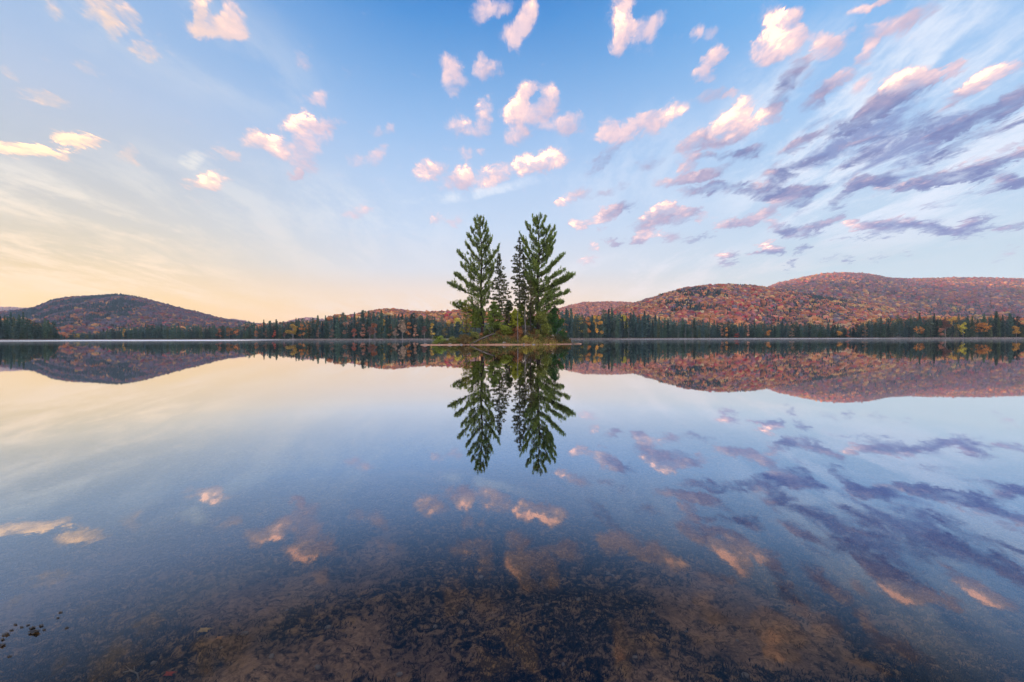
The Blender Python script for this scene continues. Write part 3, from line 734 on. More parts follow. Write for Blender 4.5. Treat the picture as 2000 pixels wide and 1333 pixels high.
# big mountain at the right
ridge('hill', 'hillside_wood', 'mauve and rust forest on the broad mountain at the right of the lake',
      [(1340,612),(1400,590),(1460,574),(1488,566),(1520,553),(1544,548),(1580,540),(1600,536.5),(1616,534),(1652,533),(1688,535),(1712,538),(1736,544),(1772,545),(1820,544),(1868,543),(1928,543),(2000,545.6),(2150,552),(2300,572),(2420,622)],
      2800, 1150, 28000, 7.6, {'bare': lambda p,t,g: 1.7*(1-.8*ss(t,.8,.95)), 'mauve': lambda p,t,g: 1.6+1.4*(g>.5), 'rust': .8, 'gold': lambda p,t,g: .06+1.3*(g<.40)*(1-.5*t)+.5*(1-t)**2, 'orange': lambda p,t,g: .2+.8*(g<.42), 'crimson': lambda p,t,g: .05+1.3*(g>.62), 'brown': 1.0, 'olive': lambda p,t,g: .1+.7*(g<.44)*(1-t), 'pink': .25},  # bare grey darkens the slopes, thinned at the crest for sunlit contrast
      lambda p,t,g: .03+.6*ss(g,.57,.62)*(1-t), 61, power=1.05, tone=.78)
# nearer hill right of centre
ridge('hill', 'hillside_wood', 'patchwork autumn forest on the nearer hill between the island and the broad mountain',
      [(1130,640),(1170,618),(1200,605),(1236,594),(1248,590.5),(1284,578.5),(1302,573),(1320,568),(1338,563),(1356,560.5),(1392,557),(1428,556.5),(1464,558),(1488,561),(1512,565),(1540,569),(1592,578),(1640,585),(1688,592),(1760,604),(1832,618),(1900,632),(2000,648)],
      1350, 720, 17000, 5.2, {'rust': 1.0, 'pink': lambda p,t,g: .8+.8*(g>.5), 'gold': lambda p,t,g: .12+1.6*(g<.46)*(1-.6*t), 'pale': lambda p,t,g: .2+.6*(1-t), 'orange': .6, 'crimson': lambda p,t,g: .06+1.2*(g>.6), 'mauve': lambda p,t,g: .6+.8*t, 'bare': .6, 'brown': .4},
      lambda p,t,g: .06 + .75*ss(g,.53,.585) + .5*np.exp(-((p-1560)/90)**2)*(t<.7), 71, tone=.86)
# unseen ridge added at left to keep the low sun off the lake
def blocker():
    d = Vector((math.sin(R(SUN_AZ)), math.cos(R(SUN_AZ)))); q = Vector((-d.y, d.x))      # q points away from the view
    if q.y > 0: q = -q
    c = Vector((2047, 2800)) + d * 4800
    us = np.linspace(-560, 3300, 80); vs = np.linspace(-900, 900, 20)
    U, W = np.meshgrid(vs, us, indexing='ij')
    Xg = c.x + d.x * U + q.x * W; Yg = c.y + d.y * U + q.y * W
    Z = BLOCK_H * np.exp(-(U / 380) ** 2) * (1 + .05 * (fbm2(Xg, Yg, .0012, 3, 4) - .5)) * np.clip((3300 - W) / 400, 0, 1) * np.clip((W + 560) / 220, 0, 1)
    n = len(us); i0, j0 = np.meshgrid(np.arange(len(vs)-1), np.arange(n-1), indexing='ij')
    Fq = np.stack([i0*n+j0, i0*n+j0+1, (i0+1)*n+j0+1, (i0+1)*n+j0], -1).reshape(-1, 4)
    V = np.stack([Xg, Yg, Z - 2], -1).reshape(-1, 3)
    tag(obj('hill', mesh_np('hill', V, Fq, M_HILL, smooth=True)), kind='structure')  # added sun blocker, not one of the seen hills
BLOCK_H = 474.0
blocker()

# ================================================================== far-shore trees
def spray_tris(C, D, L, Wd, rng):
    """thin leaf sprays: centre, direction, length, width -> triangles"""
    n = len(C)
    rd = rng.normal(0, 1, (n, 3)); s = np.cross(D, rd); s /= np.maximum(np.linalg.norm(s, axis=1, keepdims=True), 1e-6)
    v0 = C - s * Wd[:, None] * .5; v1 = C + s * Wd[:, None] * .5; v2 = C + D * L[:, None]
    V = np.stack([v0, v1, v2], 1).reshape(-1, 3)
    return V, np.arange(n * 3).reshape(n, 3)
def norm(a): return a / np.maximum(np.linalg.norm(a, axis=-1, keepdims=True), 1e-9)

def far_conifer_arrays(seed, h=20.0, r=3.0, tiers=26, per=8, sprays=6, form='spruce', col=(.9, 1, .95), size=1.0):
    rng = np.random.default_rng(seed)
    C = []; D = []; L = []; W = []; T = []
    for i in range(tiers):
        z = h * (.07 + .93 * (i / (tiers - 1)) ** (.95))
        f = 1 - z / h
        if form == 'spruce': rr = r * (f ** .8) * (.62 + .38 * min(1, (1 - f) / .15))
        else: rr = r * (.35 + .9 * math.sin(min(1, f * 1.35 + .08) * math.pi * .62)) * (.4 if f > .9 else 1) * rng.uniform(.55, 1.2)
        if z > h * .985: rr = .12
        for k in range(per):
            a = rng.uniform(0, 6.283); ln = rr * rng.uniform(.6, 1.2)
            droop = -.28 if form == 'spruce' else .25
            for q in range(sprays):
                t = (q + rng.uniform(.2, 1)) / sprays
                C.append((math.cos(a) * ln * t + rng.normal(0, .06 * r), math.sin(a) * ln * t + rng.normal(0, .06 * r), z + droop * ln * t * (1 if form != 'spruce' else (1 - .5 * t)) + rng.normal(0, .12)))
                d = np.array((math.cos(a), math.sin(a), droop * .8)) + rng.normal(0, .45, 3)
                D.append(d); L.append(rng.uniform(.5, 1.15) * size * (.5 + .5 * min(1, ln / r * 2))); W.append(rng.uniform(.35, .7) * size); T.append(rng.uniform(.65, 1.35))
    C = np.array(C); D = norm(np.array(D)); V, Fc = spray_tris(C, D, np.array(L), np.array(W), rng)
    tint = np.repeat(np.array(T)[:, None] * np.array(col)[None], 3, 0)
    return V, Fc, tint
def far_trunk(h, r0=.22, mat=None, seed=0):
    mb = MB(); rr = random.Random(seed)
    pts = [(rr.uniform(-.04, .04) * i, rr.uniform(-.04, .04) * i, h * .97 * i / 5 - (.4 if i == 0 else 0)) for i in range(6)]
    mb.tube(pts, [r0 * (1 - .9 * i / 5) for i in range(6)], 6)
    return mb
CONIF = []
for k, (h, r, tiers, per, form, col) in enumerate([(20, 2.7, 30, 9, 'spruce', (.85, 1.0, .95)), (20, 3.3, 28, 9, 'spruce', (1.0, 1.1, .85)), (20, 2.2, 32, 8, 'spruce', (.8, .95, 1.05)),
        (20, 3.6, 24, 8, 'pine', (.9, 1.0, .9)), (20, 2.5, 26, 8, 'spruce', (1.25, 1.15, .75)), (20, 3.0, 22, 7, 'pine', (1.0, .95, .8)), (20, 1.9, 24, 6, 'spruce', (1.15, 1.1, 1.0))]):
    V, Fc, T = far_conifer_arrays(100 + k, h, r, tiers, per, 6, form, col)
    CONIF.append((mesh_np('crown', V, Fc, M_SPRUCE, tint=T), far_trunk(h, .2, seed=k).mesh('trunk', M_BARK if k != 6 else M_BARK_PALE)))
LOD = [far_conifer_arrays(200 + k, 20, r, 15, 6, 3, f, c, 1.9) for k, (r, f, c) in enumerate([(2.9, 'spruce', (.9, 1, 1)), (3.3, 'spruce', (.85, 1, .9)), (3.4, 'pine', (.9, 1, .9)), (2.3, 'spruce', (.8, .95, 1.0))])]

def leafy_arrays(seed, h=14.0, r=3.5, n=1500, leaf=.5, col=(.6, .3, .08), lobes=9, base=.22, var=.25, shape=1.0):
    """a broadleaf crown: leaf-sized faces gathered in clumps round several limbs"""
    rng = np.random.default_rng(seed)
    lc = []
    for i in range(lobes):
        a = rng.uniform(0, 6.283); zf = rng.uniform(base + .1, .93)
        rad = r * math.sin(min(1, (1 - zf) * 1.25 + .12) * math.pi * .55) * rng.uniform(.2, .8)
        lc.append((math.cos(a) * rad, math.sin(a) * rad, zf * h, r * rng.uniform(.30, .52)))
    lc = np.array(lc); pick = rng.integers(0, lobes, n)
    u = norm(rng.normal(0, 1, (n, 3))); rr = lc[pick, 3] * rng.uniform(.35, 1.05, n) ** .6
    # smaller clumps inside each lobe
    sub = norm(rng.normal(0, 1, (lobes * 7, 3))).reshape(lobes, 7, 3); sp = rng.integers(0, 7, n)
    u = norm(u * .75 + sub[pick, sp])
    C = lc[pick, :3] + u * rr[:, None] * np.array([1, 1, .8 * shape])
    D = norm(rng.normal(0, 1, (n, 3)) + np.array([0, 0, -.3])); s = norm(np.cross(D, rng.normal(0, 1, (n, 3))))
    L = rng.uniform(.6, 1.3, n)[:, None] * leaf
    V = np.stack([C - D * L * .5, C + s * L * .42, C + D * L * .5, C - s * L * .42], 1).reshape(-1, 3)
    Fq = np.arange(n * 4).reshape(n, 4)
    cc = np.array(col)[None] * (1 + rng.normal(0, var, (lobes, 1)))[pick] * rng.uniform(.75, 1.25, (n, 1)) * rng.uniform(.92, 1.08, (n, 3))
    return V, Fq, np.repeat(np.clip(cc, .004, 1), 4, 0), lc
def leafy_trunk(lc, h, r0=.16, mat=M_BARK, seed=0):
    mb = MB(); rr = random.Random(seed)
    mb.tube([(0, 0, -.3), (.1, .05, h * .2), (0, .1, h * .45), (.05, 0, h * .8)], [r0, r0 * .8, r0 * .55, r0 * .15], 6)
    for l in lc:
        z0 = min(l[2] * .6, h * .5); mb.tube([(0, .05, z0), (l[0] * .5, l[1] * .5, (z0 + l[2]) / 2 - .2), (l[0], l[1], l[2])], [r0 * .4, r0 * .25, r0 * .06], 4)
    return mb.mesh('trunk', mat)
LEAFC = {'gold': (.62, .40, .08), 'orange': (.66, .30, .07), 'rust': (.46, .19, .08), 'red': (.50, .07, .06), 'yellow': (.62, .50, .07), 'pink': (.50, .24, .15), 'brown': (.26, .15, .10), 'olive': (.24, .22, .06), 'pale': (.42, .30, .18)}
LEAFY = {}
for k, (cn, c) in enumerate(LEAFC.items()):
    for v in range(2):
        V, Fq, T, lc = leafy_arrays(300 + k * 2 + v, 12, 3.4 if v else 2.6, 1300, .42, c, 10 + 3 * v, .12 + .1 * v)
        LEAFY[(cn, v)] = (mesh_np('crown', V, Fq, M_LEAF, tint=T), leafy_trunk(lc, 12, .14, M_BARK if k % 2 else M_BARK_PALE, k))

TOPS = [(-500,600),(-200,610),(0,619),(20,616),(32,617),(45,617),(55,618),(62,632),(72,634),(80,627),(90,627),(100,628),(108,638),(116,650),(124,656),(140,652),(160,648),(185,650),(215,643),(240,639),(260,637),(300,636),(350,634),(400,636),(460,638),(475,630),(485,626),(500,632),(520,627),(560,625),(600,622),(630,622),(660,614),(684,617),(711,613),(740,607),(770,613),(800,613),(850,622),(890,628),(930,630),(1010,622),(1080,610),(1100,605),(1116,600),(1138,616),(1164,614),(1190,604),(1211,608),(1234,614),(1255,607),(1272,615),(1296,623),(1332,623),(1368,624),(1404,631),(1433,627),(1464,630),(1500,630),(1536,629),(1590,631),(1628,634),(1664,641),(1688,629),(1714,621),(1760,621),(1808,617),(1868,618),(1904,623),(1940,615),(1964,615),(1988,624),(2100,612),(2500,600)]
tx = np.array([t[0] for t in TOPS], float); ty = np.array([t[1] for t in TOPS], float)
def top_h(px, Y, zb):
    py = float(np.interp(px, tx, ty)); return at(px, py, Y).z - zb
def gz(x, y): return float(ground_h(np.array([x]), np.array([y]))[0])

SEG = [  # from, to, count, label, group
 (-6, 118, 22, 'tall dark spruce crowded on the wooded point at the left edge of the lake', 'dark spruces on the point at the left edge'),
 (120, 205, 13, 'small distant conifer in the hazy bay between the left point and the long row', 'small distant conifers in the hazy left bay'),
 (207, 464, 50, 'slim dark conifer in the long level row on the shore below the rounded hill', 'slim conifers in the row below the rounded hill'),
 (468, 650, 29, 'dark pointed conifer on the middle shore around the golden tree', 'dark conifers on the middle shore around the golden tree'),
 (652, 905, 40, 'dark conifer on the shore in front of the low autumn ridge, left of the island', 'dark conifers in front of the low autumn ridge'),
 (1098, 1300, 33, 'tall dark conifer on the shore just right of the island', 'tall dark conifers just right of the island'),
 (1302, 1668, 56, 'blue green conifer in the even row under the patchwork hill', 'conifers in the even row under the patchwork hill'),
 (1672, 2004, 54, 'dark conifer on the wooded shore at the right under the broad mountain', 'dark conifers on the shore at the right'),
]
rs = random.Random(5)
def place_far(kind, px, dY, topY=None, hh=None, wide=1.0, name='conifer', label=None, cat='tree', group=None):
    Y = float(shoreY(px)) + dY; x = (px - 1000) / F * Y; zb = gz(x, Y) - .1
    H = hh if hh is not None else top_h(px, Y, zb)
    if topY is not None: H = at(px, topY, Y).z - zb
    H = max(H, 3.0)
    crown, trunk = kind
    base = 20.0 if name == 'conifer' else 12.0
    s = H / base
    o = empty(name, (x, Y, zb), rs.uniform(0, 6.28), (s * wide, s * wide, s))
    obj('crown', crown, o); obj('trunk', trunk, o)
    tag(o, label, cat, group)
    return o
CONS = []
for (a, b, n, lab, grp) in SEG:
    for i in range(n):
        px = a + (b - a) * (i + rs.uniform(.1, .9)) / n
        Y = float(shoreY(px)); H0 = top_h(px, Y + 8, .4)
        tall = rs.random() < .45
        H = H0 * (rs.uniform(.93, 1.13) if tall else rs.uniform(.5, .88))
        k = rs.choice([0, 0, 1, 2, 2, 3, 4, 5, 6]) if px > 1000 else rs.choice([0, 0, 1, 2, 3, 3, 4, 5])
        wide = min(1.6, max(.95, 17.0 / max(H, 6))) * rs.uniform(.85, 1.2)
        o = place_far(CONIF[k], px, rs.uniform(3, 9) if not tall else rs.uniform(8, 16), hh=H, wide=wide, label=lab, group=grp)
        CONS.append((px, o, tall, k))

FEAT = [ # px, top py, dY, colour, shape, wide, label
 (572, 630, 1.5, 'gold', 1, 1.25, 'broad golden orange tree glowing among dark conifers left of centre'),
 (590, 634, 3, 'orange', 0, 1.0, 'orange tree leaning against the right side of the broad golden tree'),
 (465, 637, 3, 'orange', 1, 1.1, 'orange tree at the end of the long level row, left of the middle shore'),
 (448, 640, 6, 'rust', 1, 1.3, 'rusty tree left of the orange tree at the end of the long row'),
 (430, 641, 6, 'rust', 0, 1.3, 'rusty tree furthest left in the autumn patch at the end of the long row'),
 (536, 643, 1, 'red', 0, 1.0, 'dull red tree low on the shore left of the golden tree'),
 (556, 649, .5, 'brown', 1, 1.0, 'small brown bushy tree under the golden tree'),
 (604, 625, 14, 'orange', 1, .9, 'orange crown rising behind conifers right of the golden tree'),
 (619, 622, 16, 'rust', 0, 1.0, 'rust crown at the skyline right of the golden tree'),
 (622, 640, 3, 'brown', 0, 1.0, 'russet brown tree between conifers right of the golden tree'),
 (648, 642, 2, 'pale', 0, .9, 'pale tan tree on the middle shore'),
 (677, 627, 10, 'pink', 1, .9, 'pinkish orange crown below the start of the low autumn ridge'),
 (708, 632, 3, 'pink', 0, 1.1, 'bare pinkish tree in front of the low autumn ridge'),
 (731, 630, 6, 'rust', 1, 1.1, 'russet tree among conifers below the top of the low ridge'),
 (746, 620, 12, 'gold', 0, .9, 'small golden crown showing above conifers below the low ridge top'),
 (786, 624, 4, 'pale', 1, 1.1, 'tall pale tan tree standing among conifers left of the island'),
 (812, 634, 3, 'pink', 0, 1.0, 'dusky pink tree between conifers left of the island'),
 (878, 622, 18, 'gold', 1, 1.1, 'golden crown above the conifers close to the left side of the island'),
 (896, 618, 22, 'yellow', 1, 1.1, 'yellow crown half hidden behind the left pine of the island'),
 (860, 624, 18, 'orange', 1, 1.0, 'orange crown above the conifers left of the golden one by the island'),
 (151, 651, 1, 'gold', 1, 1.6, 'lone golden tree in the hazy bay at the left'),
 (168, 655, .5, 'olive', 1, 1.4, 'olive shrub like tree right of the lone golden tree in the bay'),
 (242, 641, 4, 'gold', 0, .9, 'small golden crown near the start of the long level row'),
 (1104, 622, 12, 'orange', 0, 1.0, 'orange crown right beside the cedar of the island'),
 (1131, 615, 14, 'gold', 0, 1.0, 'golden crown between conifers right of the island'),
 (1148, 620, 12, 'orange', 0, 1.0, 'orange crown left of the tall narrow orange tree'),
 (1170, 618, 2, 'orange', 0, .75, 'tall narrow orange tree on the shore right of the island'),
 (1163, 612, 12, 'gold', 0, .7, 'gold tip of a tree behind the tall narrow orange tree'),
 (1219, 612, 14, 'yellow', 1, .85, 'bright yellow crown standing over dark conifers right of the island'),
 (1411, 634, 2, 'pink', 0, .7, 'slender pink tree under the middle of the patchwork hill'),
 (1419, 640, 1, 'orange', 0, .8, 'short orange tree beside the slender pink tree'),
 (1440, 650, -.5, 'red', 1, 1.5, 'low scarlet bush glowing at the water edge under the patchwork hill'),
 (1461, 636, 1, 'pink', 0, .55, 'thin salmon tree right of the scarlet bush'),
 (1500, 640, 1, 'orange', 1, 1.0, 'orange tree with rounded crown in the even conifer row'),
 (1547, 640, 1, 'pale', 0, .9, 'pale yellow tree in the even conifer row'),
 (1657, 645, 1, 'rust', 0, 1.1, 'rust tree at the low gap in the shore trees'),
 (1690, 637, 2, 'pale', 0, .9, 'pale tan tree just right of the low gap'),
 (1640, 642, 4, 'orange', 1, 1.0, 'orange tree left of the low gap in the shore trees'),
 (1795, 630, 4, 'orange', 1, 1.0, 'orange tree in the middle of the dark shore at the right'),
 (1846, 625, 3, 'brown', 1, 1.2, 'bare greyish brown tree on the right shore'),
 (1860, 615, 16, 'gold', 1, 1.1, 'wide golden crown above the right shore trees'),
 (1881, 624, 2, 'yellow', 0, .8, 'slim yellow tree on the right shore'),
 (1917, 622, 5, 'orange', 1, 1.3, 'broad apricot tree near the right edge'),
 (1838, 640, 1, 'pink', 1, 1.1, 'low mauve tree leaning over the right shore'),
 (500, 645, 1, 'rust', 1, 1.0, 'low rust tree between the orange tree and the dull red one'), (519, 641, 3, 'brown', 0, 1.0, 'slim brown tree just left of the dull red tree'),
 (692, 641, 1, 'rust', 1, 1.0, 'low rusty tree right of the pinkish orange crown'), (722, 638, 2, 'brown', 1, 1.0, 'dull brown tree right of the bare pinkish tree'), (762, 630, 5, 'rust', 0, 1.0, 'rusty tree right of the small golden crown'),
 (772, 641, 1, 'pale', 1, 1.0, 'low pale bushy tree left of the tall pale tan tree'), (799, 630, 6, 'orange', 0, 1.0, 'slim orange tree right of the tall pale tan tree'), (829, 637, 2, 'brown', 1, 1.0, 'round brown tree right of the dusky pink tree'),
 (844, 629, 8, 'gold', 0, 1.0, 'narrow golden tree left of the orange crown by the island'), (870, 641, 1, 'olive', 1, 1.0, 'low olive tree under the golden crown left of the island'),
 (1985, 634, 2, 'gold', 1, 1.1, 'golden tree at the right edge of the picture'),
 (1900, 615, 20, 'pale', 1, 1.2, 'pale orange crown behind the broad apricot tree'),
]
for (px, tp, dY, cn, v, wd, lab) in FEAT:
    place_far(LEAFY[(cn, v)], px, dY, topY=tp, wide=wd * 1.05, name='autumn_tree', label=lab)

# every shore conifer is told by the nearest landmark to its left
LM = [(-20, 'left edge of the picture'), (62, 'dip in the trees of the left point'), (151, 'lone golden tree in the left bay'), (242, 'small golden crown of the level row'), (300, None), (360, None), (448, 'rusty tree beside the orange one'), (465, 'orange tree ending the level row'),
      (536, 'dull red tree'), (572, 'broad golden tree'), (622, 'russet brown tree'), (648, 'pale tan tree of the middle shore'), (677, 'pinkish orange crown'), (708, 'bare pinkish tree'), (746, 'small golden crown below the low ridge'), (786, 'tall pale tan tree'), (812, 'dusky pink tree'), (860, 'orange crown left of the island'),
      (1096, 'cedar of the island'), (1131, 'golden crown right of the island'), (1170, 'tall narrow orange tree'), (1219, 'bright yellow crown'), (1300, None), (1338, 'first pale dead trunk'), (1411, 'slender pink tree'), (1440, 'scarlet bush'), (1500, 'rounded orange tree in the even row'), (1547, 'pale yellow tree'), (1602, 'driftwood lumps on the bright water line'), (1640, 'orange tree near the gap'), (1690, 'pale tan tree by the gap'), (1745, 'leaning bleached snag'), (1795, 'orange tree of the right shore'), (1846, 'bare greyish brown tree'), (1881, 'slim yellow tree'), (1917, 'broad apricot tree'), (1985, 'golden tree at the right edge')]
LM = [l for l in LM if l[1]]
ORD = ['first', 'second', 'third', 'fourth', 'fifth', 'sixth', 'seventh', 'eighth', 'ninth', 'tenth', 'eleventh', 'twelfth', 'thirteenth', 'fourteenth', 'fifteenth', 'sixteenth', 'seventeenth', 'eighteenth', 'nineteenth', 'twentieth'] + ['twenty ' + w_ for w_ in ('first', 'second', 'third', 'fourth', 'fifth', 'sixth', 'seventh', 'eighth', 'ninth')] + ['thirtieth'] + ['thirty ' + w_ for w_ in ('first', 'second', 'third', 'fourth', 'fifth', 'sixth', 'seventh', 'eighth', 'ninth')] + ['fortieth'] + ['forty ' + w_ for w_ in ('first', 'second', 'third', 'fourth', 'fifth', 'sixth', 'seventh', 'eighth', 'ninth')]
CONS.sort(key=lambda c: c[0]); seen = {}
for (px, o, tall, k) in CONS:
    lm = [l for l in LM if l[0] <= px][-1]; seen[lm[1]] = seen.get(lm[1], 0) + 1
    kind = {4: 'olive green conifer', 6: 'thin pale trunked conifer', 3: 'broad pine', 5: 'broad pine'}.get(k, 'dark conifer')
    o['label'] = '%s %s, %s right of the %s' % ('tall' if tall else 'short', kind, ORD[seen[lm[1]] - 1], lm[1])

# the wood behind the shore rows
def woodland():
    rng = np.random.default_rng(77); parts = []; pl = []
    for px in np.arange(-700, 2700, 3.1):
        for row in range(3):
            q = px + rng.uniform(-2, 2)
            d = [15, 30, 52][row] + rng.uniform(-6, 8)
            if (q < -8 or q > 2008 or 905 < q < 1096) and row == 0: d = rng.uniform(3, 14)
            Y = float(shoreY(q)) + d; x = (q - 1000) / F * Y; zb = gz(x, Y) - .2
            H = max(2.5, top_h(q, Y, zb) * rng.uniform(.62, .98 if row else .9))
            a = rng.uniform(0, 6.28); s = H / 20
            if rng.random() < (.22 if row else .10) and not (120 < q < 330):
                continue
            V, Fc, T = LOD[rng.integers(0, 4)]
            wd = s * min(1.7, max(.8, 15 / H)); c, s_ = math.cos(a), math.sin(a)
            V2 = np.stack([(V[:, 0]*c - V[:, 1]*s_) * wd + x, (V[:, 0]*s_ + V[:, 1]*c) * wd + Y, V[:, 2]*s + zb], -1)
            parts.append((V2, Fc, T * rng.uniform(.7, 1.3)))
    V, Fc, C = merge(parts)
    tag(obj('woodland', mesh_np('woodland', V, Fc, M_SPRUCE, tint=C)), 'dense dark conifer wood filling in behind the first trees of the far shore', 'forest', kind='stuff')
    # autumn crowns in the flat wood between the shore and the hills
    n = 5200
    px = rng.uniform(-700, 2700, n); d = rng.uniform(30, 230, n); Y = shoreY(px) + d; x = (px - 1000) / F * Y
    lim = (np.interp(px, tx, ty) + 3)
    zb = np.array([gz(a, b) for a, b in zip(x, Y)])
    ht = (660.5 - (px-1000)*.002 - lim) / F * Y * rng.uniform(.66, 1.0, n) * np.where((np.abs(px-780) < 140) | (px > 1650), 1.08, .97)
    r = rng.uniform(2.2, 4.0, n)
    names = ['rust', 'orange', 'gold', 'brown', 'pink', 'pale']; pc = np.array([PAL[k] for k in names])[rng.choice(6, n, p=[.3, .22, .15, .15, .1, .08])]
    P = np.stack([x, Y, zb + np.maximum(ht - r * 1.7, .5)], -1)
    V, Fc, C = crowns(P, r, np.full(n, .8), pc * rng.uniform(.8, 1.2, (n, 1)), 5)
    tag(obj('autumn_wood', mesh_np('autumn_wood', V, Fc, M_HILLWOOD, tint=C)), 'autumn broadleaf wood on the flat land between the far shore and the hills', 'forest', kind='stuff')
    # brush and drift debris along the waterline
    n = 16000
    px = rng.uniform(-400, 2400, n); Y = shoreY(px) + rng.uniform(-.3, 5, n); x = (px - 1000) / F * Y
    z = np.array(ground_h(x, Y)); D = norm(rng.normal(0, .7, (n, 3)) + np.array([0, 0, 1.0]))
    V, Fc = spray_tris(np.stack([x, Y, z - .1], -1), D, rng.uniform(.4, 1.7, n), rng.uniform(.2, .6, n), rng)
    pcol = np.array([(.26, .17, .11), (.16, .13, .06), (.10, .11, .05), (.34, .26, .2)])[rng.integers(0, 4, n)]
    tag(obj('shore_brush', mesh_np('shore_brush', V, Fc, M_SHRUB, tint=np.repeat(pcol, 3, 0))), 'low tan brush and dead grass along the waterline of the far shore', 'brush', kind='stuff')
woodland()

# pale dead trunks and fallen snags on the right shore
SNAG = [(1338, 640, 'upright', 'pale dead trunk standing in the conifer row, left of the scarlet bush'), (1353, 636, 'upright', 'second pale dead trunk, a little right of the first in the conifer row'), (1228, 634, 'upright', 'pale bare trunk below the bright yellow crown'),
        (733, 636, 'upright', 'white birch like trunk at the foot of the low autumn ridge'), (1745, 648, 'fallen', 'bleached branching snag leaning on the right shore'), (1785, 650, 'fallen', 'small bleached snag right of the leaning one'),
        (1852, 645, 'fallen', 'bleached forked snag below the bare brown tree'), (1905, 652, 'fallen', 'bleached root mass at the water edge near the right side'), (1868, 637, 'upright', 'thin grey bare tree on the right shore')]
for k, (px, tp, kd, lab) in enumerate(SNAG):
    Y = float(shoreY(px)) + (1.2 if kd == 'upright' else .5); x = (px - 1000) / F * Y; zb = gz(x, Y)
    H = at(px, tp, Y).z - zb; r_ = random.Random(k + 60); mb = MB()
    if kd == 'upright':
        mb.tube([(0, 0, -.3), (.1, 0, H*.5), (.25, .05, H)], [.17, .12, .04], 6)
        for i in range(9):
            z = H * r_.uniform(.35, .95); a = r_.uniform(0, 6.28); mb.tube([(.12, 0, z), (math.cos(a)*.9, math.sin(a)*.9, z + r_.uniform(-.1, .5))], [.05, .012], 4)
    else:
        for i in range(8):
            a = r_.uniform(.3, 2.8); l = H * r_.uniform(.7, 1.5); e = (math.cos(a) * l, r_.uniform(-.6, .3), abs(math.sin(a)) * H * r_.uniform(.6, 1))
            mb.tube([(0, 0, -.2), (e[0]*.5, e[1]*.5, e[2]*.35), e], [.14, .09, .03], 5)
    o = mb.build('dead_tree', M_DEADWOOD, loc=(x, Y, zb)); tag(o, lab, 'dead tree')
for k, px in enumerate((1602, 1612)):
    Y = float(shoreY(px)) - 14; x = (px - 1000) / F * Y; mb = MB()
    mb.tube([(-1.6, 0, -.1), (-.4, .1, .22), (1.5, -.1, .05)], [.12, .22, .08], 6)
    mb.tube([(-.2, 0, .15), (.1, 0, .8 - .3*k)], [.1, .03], 5)
    tag(mb.build('driftwood', M_BARK, loc=(x, Y, 0)), ['dark driftwood lump on the bright water line at the right', 'smaller dark driftwood just right of the other lump on the bright water line'][k], 'driftwood')

# ================================================================== island
ZP = lambda zx, zy: (800 + zx / 4.165, 380 + zy / 4.165)
def isl(zx, zy, Y): return at(*ZP(zx, zy), Y)
def island_h(X, Y):
    X = np.asarray(X, float); Y = np.asarray(Y, float)
    n = (fbm2(X, Y, .35, 4, 12) - .5)
    e = np.hypot((X + 1.0) / 11.6, (Y - 86.6 - .12 * X) / 6.4)
    e = np.minimum(e, np.hypot((X + 12.6) / 3.6, (Y - 79.6) / 1.5) + .05)
    e = np.minimum(e, np.hypot((X - 10.3) / 3.6, (Y - 90.0) / 2.0) + .05)
    e = e + n * .16
    t = np.clip((1.30 - e) / .36, 0, 1); S = t*t*(3-2*t)
    G = np.exp(-((X - .2) / 6.6) ** 2) * np.exp(-((Y - 87.2) / 4.3) ** 2)
    return -.80 + .93 * S + 2.75 * G * (1 + .35 * n) + (fbm2(X, Y, 1.6, 4, 13) - .5) * .14 * S
def ih(x, y): return float(island_h(np.array([x]), np.array([y]))[0])
def build_island():
    xs = np.linspace(-20, 17, 300); ys = np.linspace(74, 100, 200)
    X, Y = np.meshgrid(xs, ys, indexing='ij'); Z = island_h(X, Y)
    edge = np.minimum(np.minimum((X + 20) / 2, (17 - X) / 2), np.minimum((Y - 74) / 2, (100 - Y) / 2)).clip(0, 1)
    Z = np.where(edge < 1, Z - (1 - edge) * 3, Z)
    n = len(ys); i0, j0 = np.meshgrid(np.arange(len(xs)-1), np.arange(n-1), indexing='ij')
    Fq = np.stack([i0*n+j0, (i0+1)*n+j0, (i0+1)*n+j0+1, i0*n+j0+1], -1).reshape(-1, 4)
    m, w, out = material('island ground')
    p = w.node('ShaderNodeBsdfPrincipled'); p.inputs['Roughness'].default_value = .95; p.inputs['Specular IOR Level'].default_value = .15
    co = w.node('ShaderNodeTexCoord').outputs['Object']; z = w.sep(co)[2]
    n1 = w.noise(co, 1.2, 5, .65); n2 = w.noise(co, 7, 5, .65)
    duff = w.mix(w.mr(n2, .3, .7), (.30, .12, .055, 1), (.13, .075, .04, 1))
    duff = w.mix(w.mr(n1, .45, .6), duff, (.10, .10, .035, 1))
    sand = w.mix(w.mr(n2, .35, .65), (.46, .24, .15, 1), (.22, .14, .10, 1))
    col = w.mix(w.mr(z, .10, .20), sand, duff); col = w.mix(w.mr(z, -.02, .02), (.05, .038, .025, 1), col)
    w.put(p.inputs['Base Color'], col)
    b = w.node('ShaderNodeBump'); b.inputs['Strength'].default_value = .8; b.inputs['Distance'].default_value = .08
    w.put(b.inputs['Height'], n2); w.put(p.inputs['Normal'], b.outputs[0]); w.l.new(p.outputs[0], out.inputs[0])
    tag(obj('island', mesh_np('island', np.stack([X, Y, Z], -1).reshape(-1, 3), Fq, m, smooth=True)), kind='structure')
build_island()

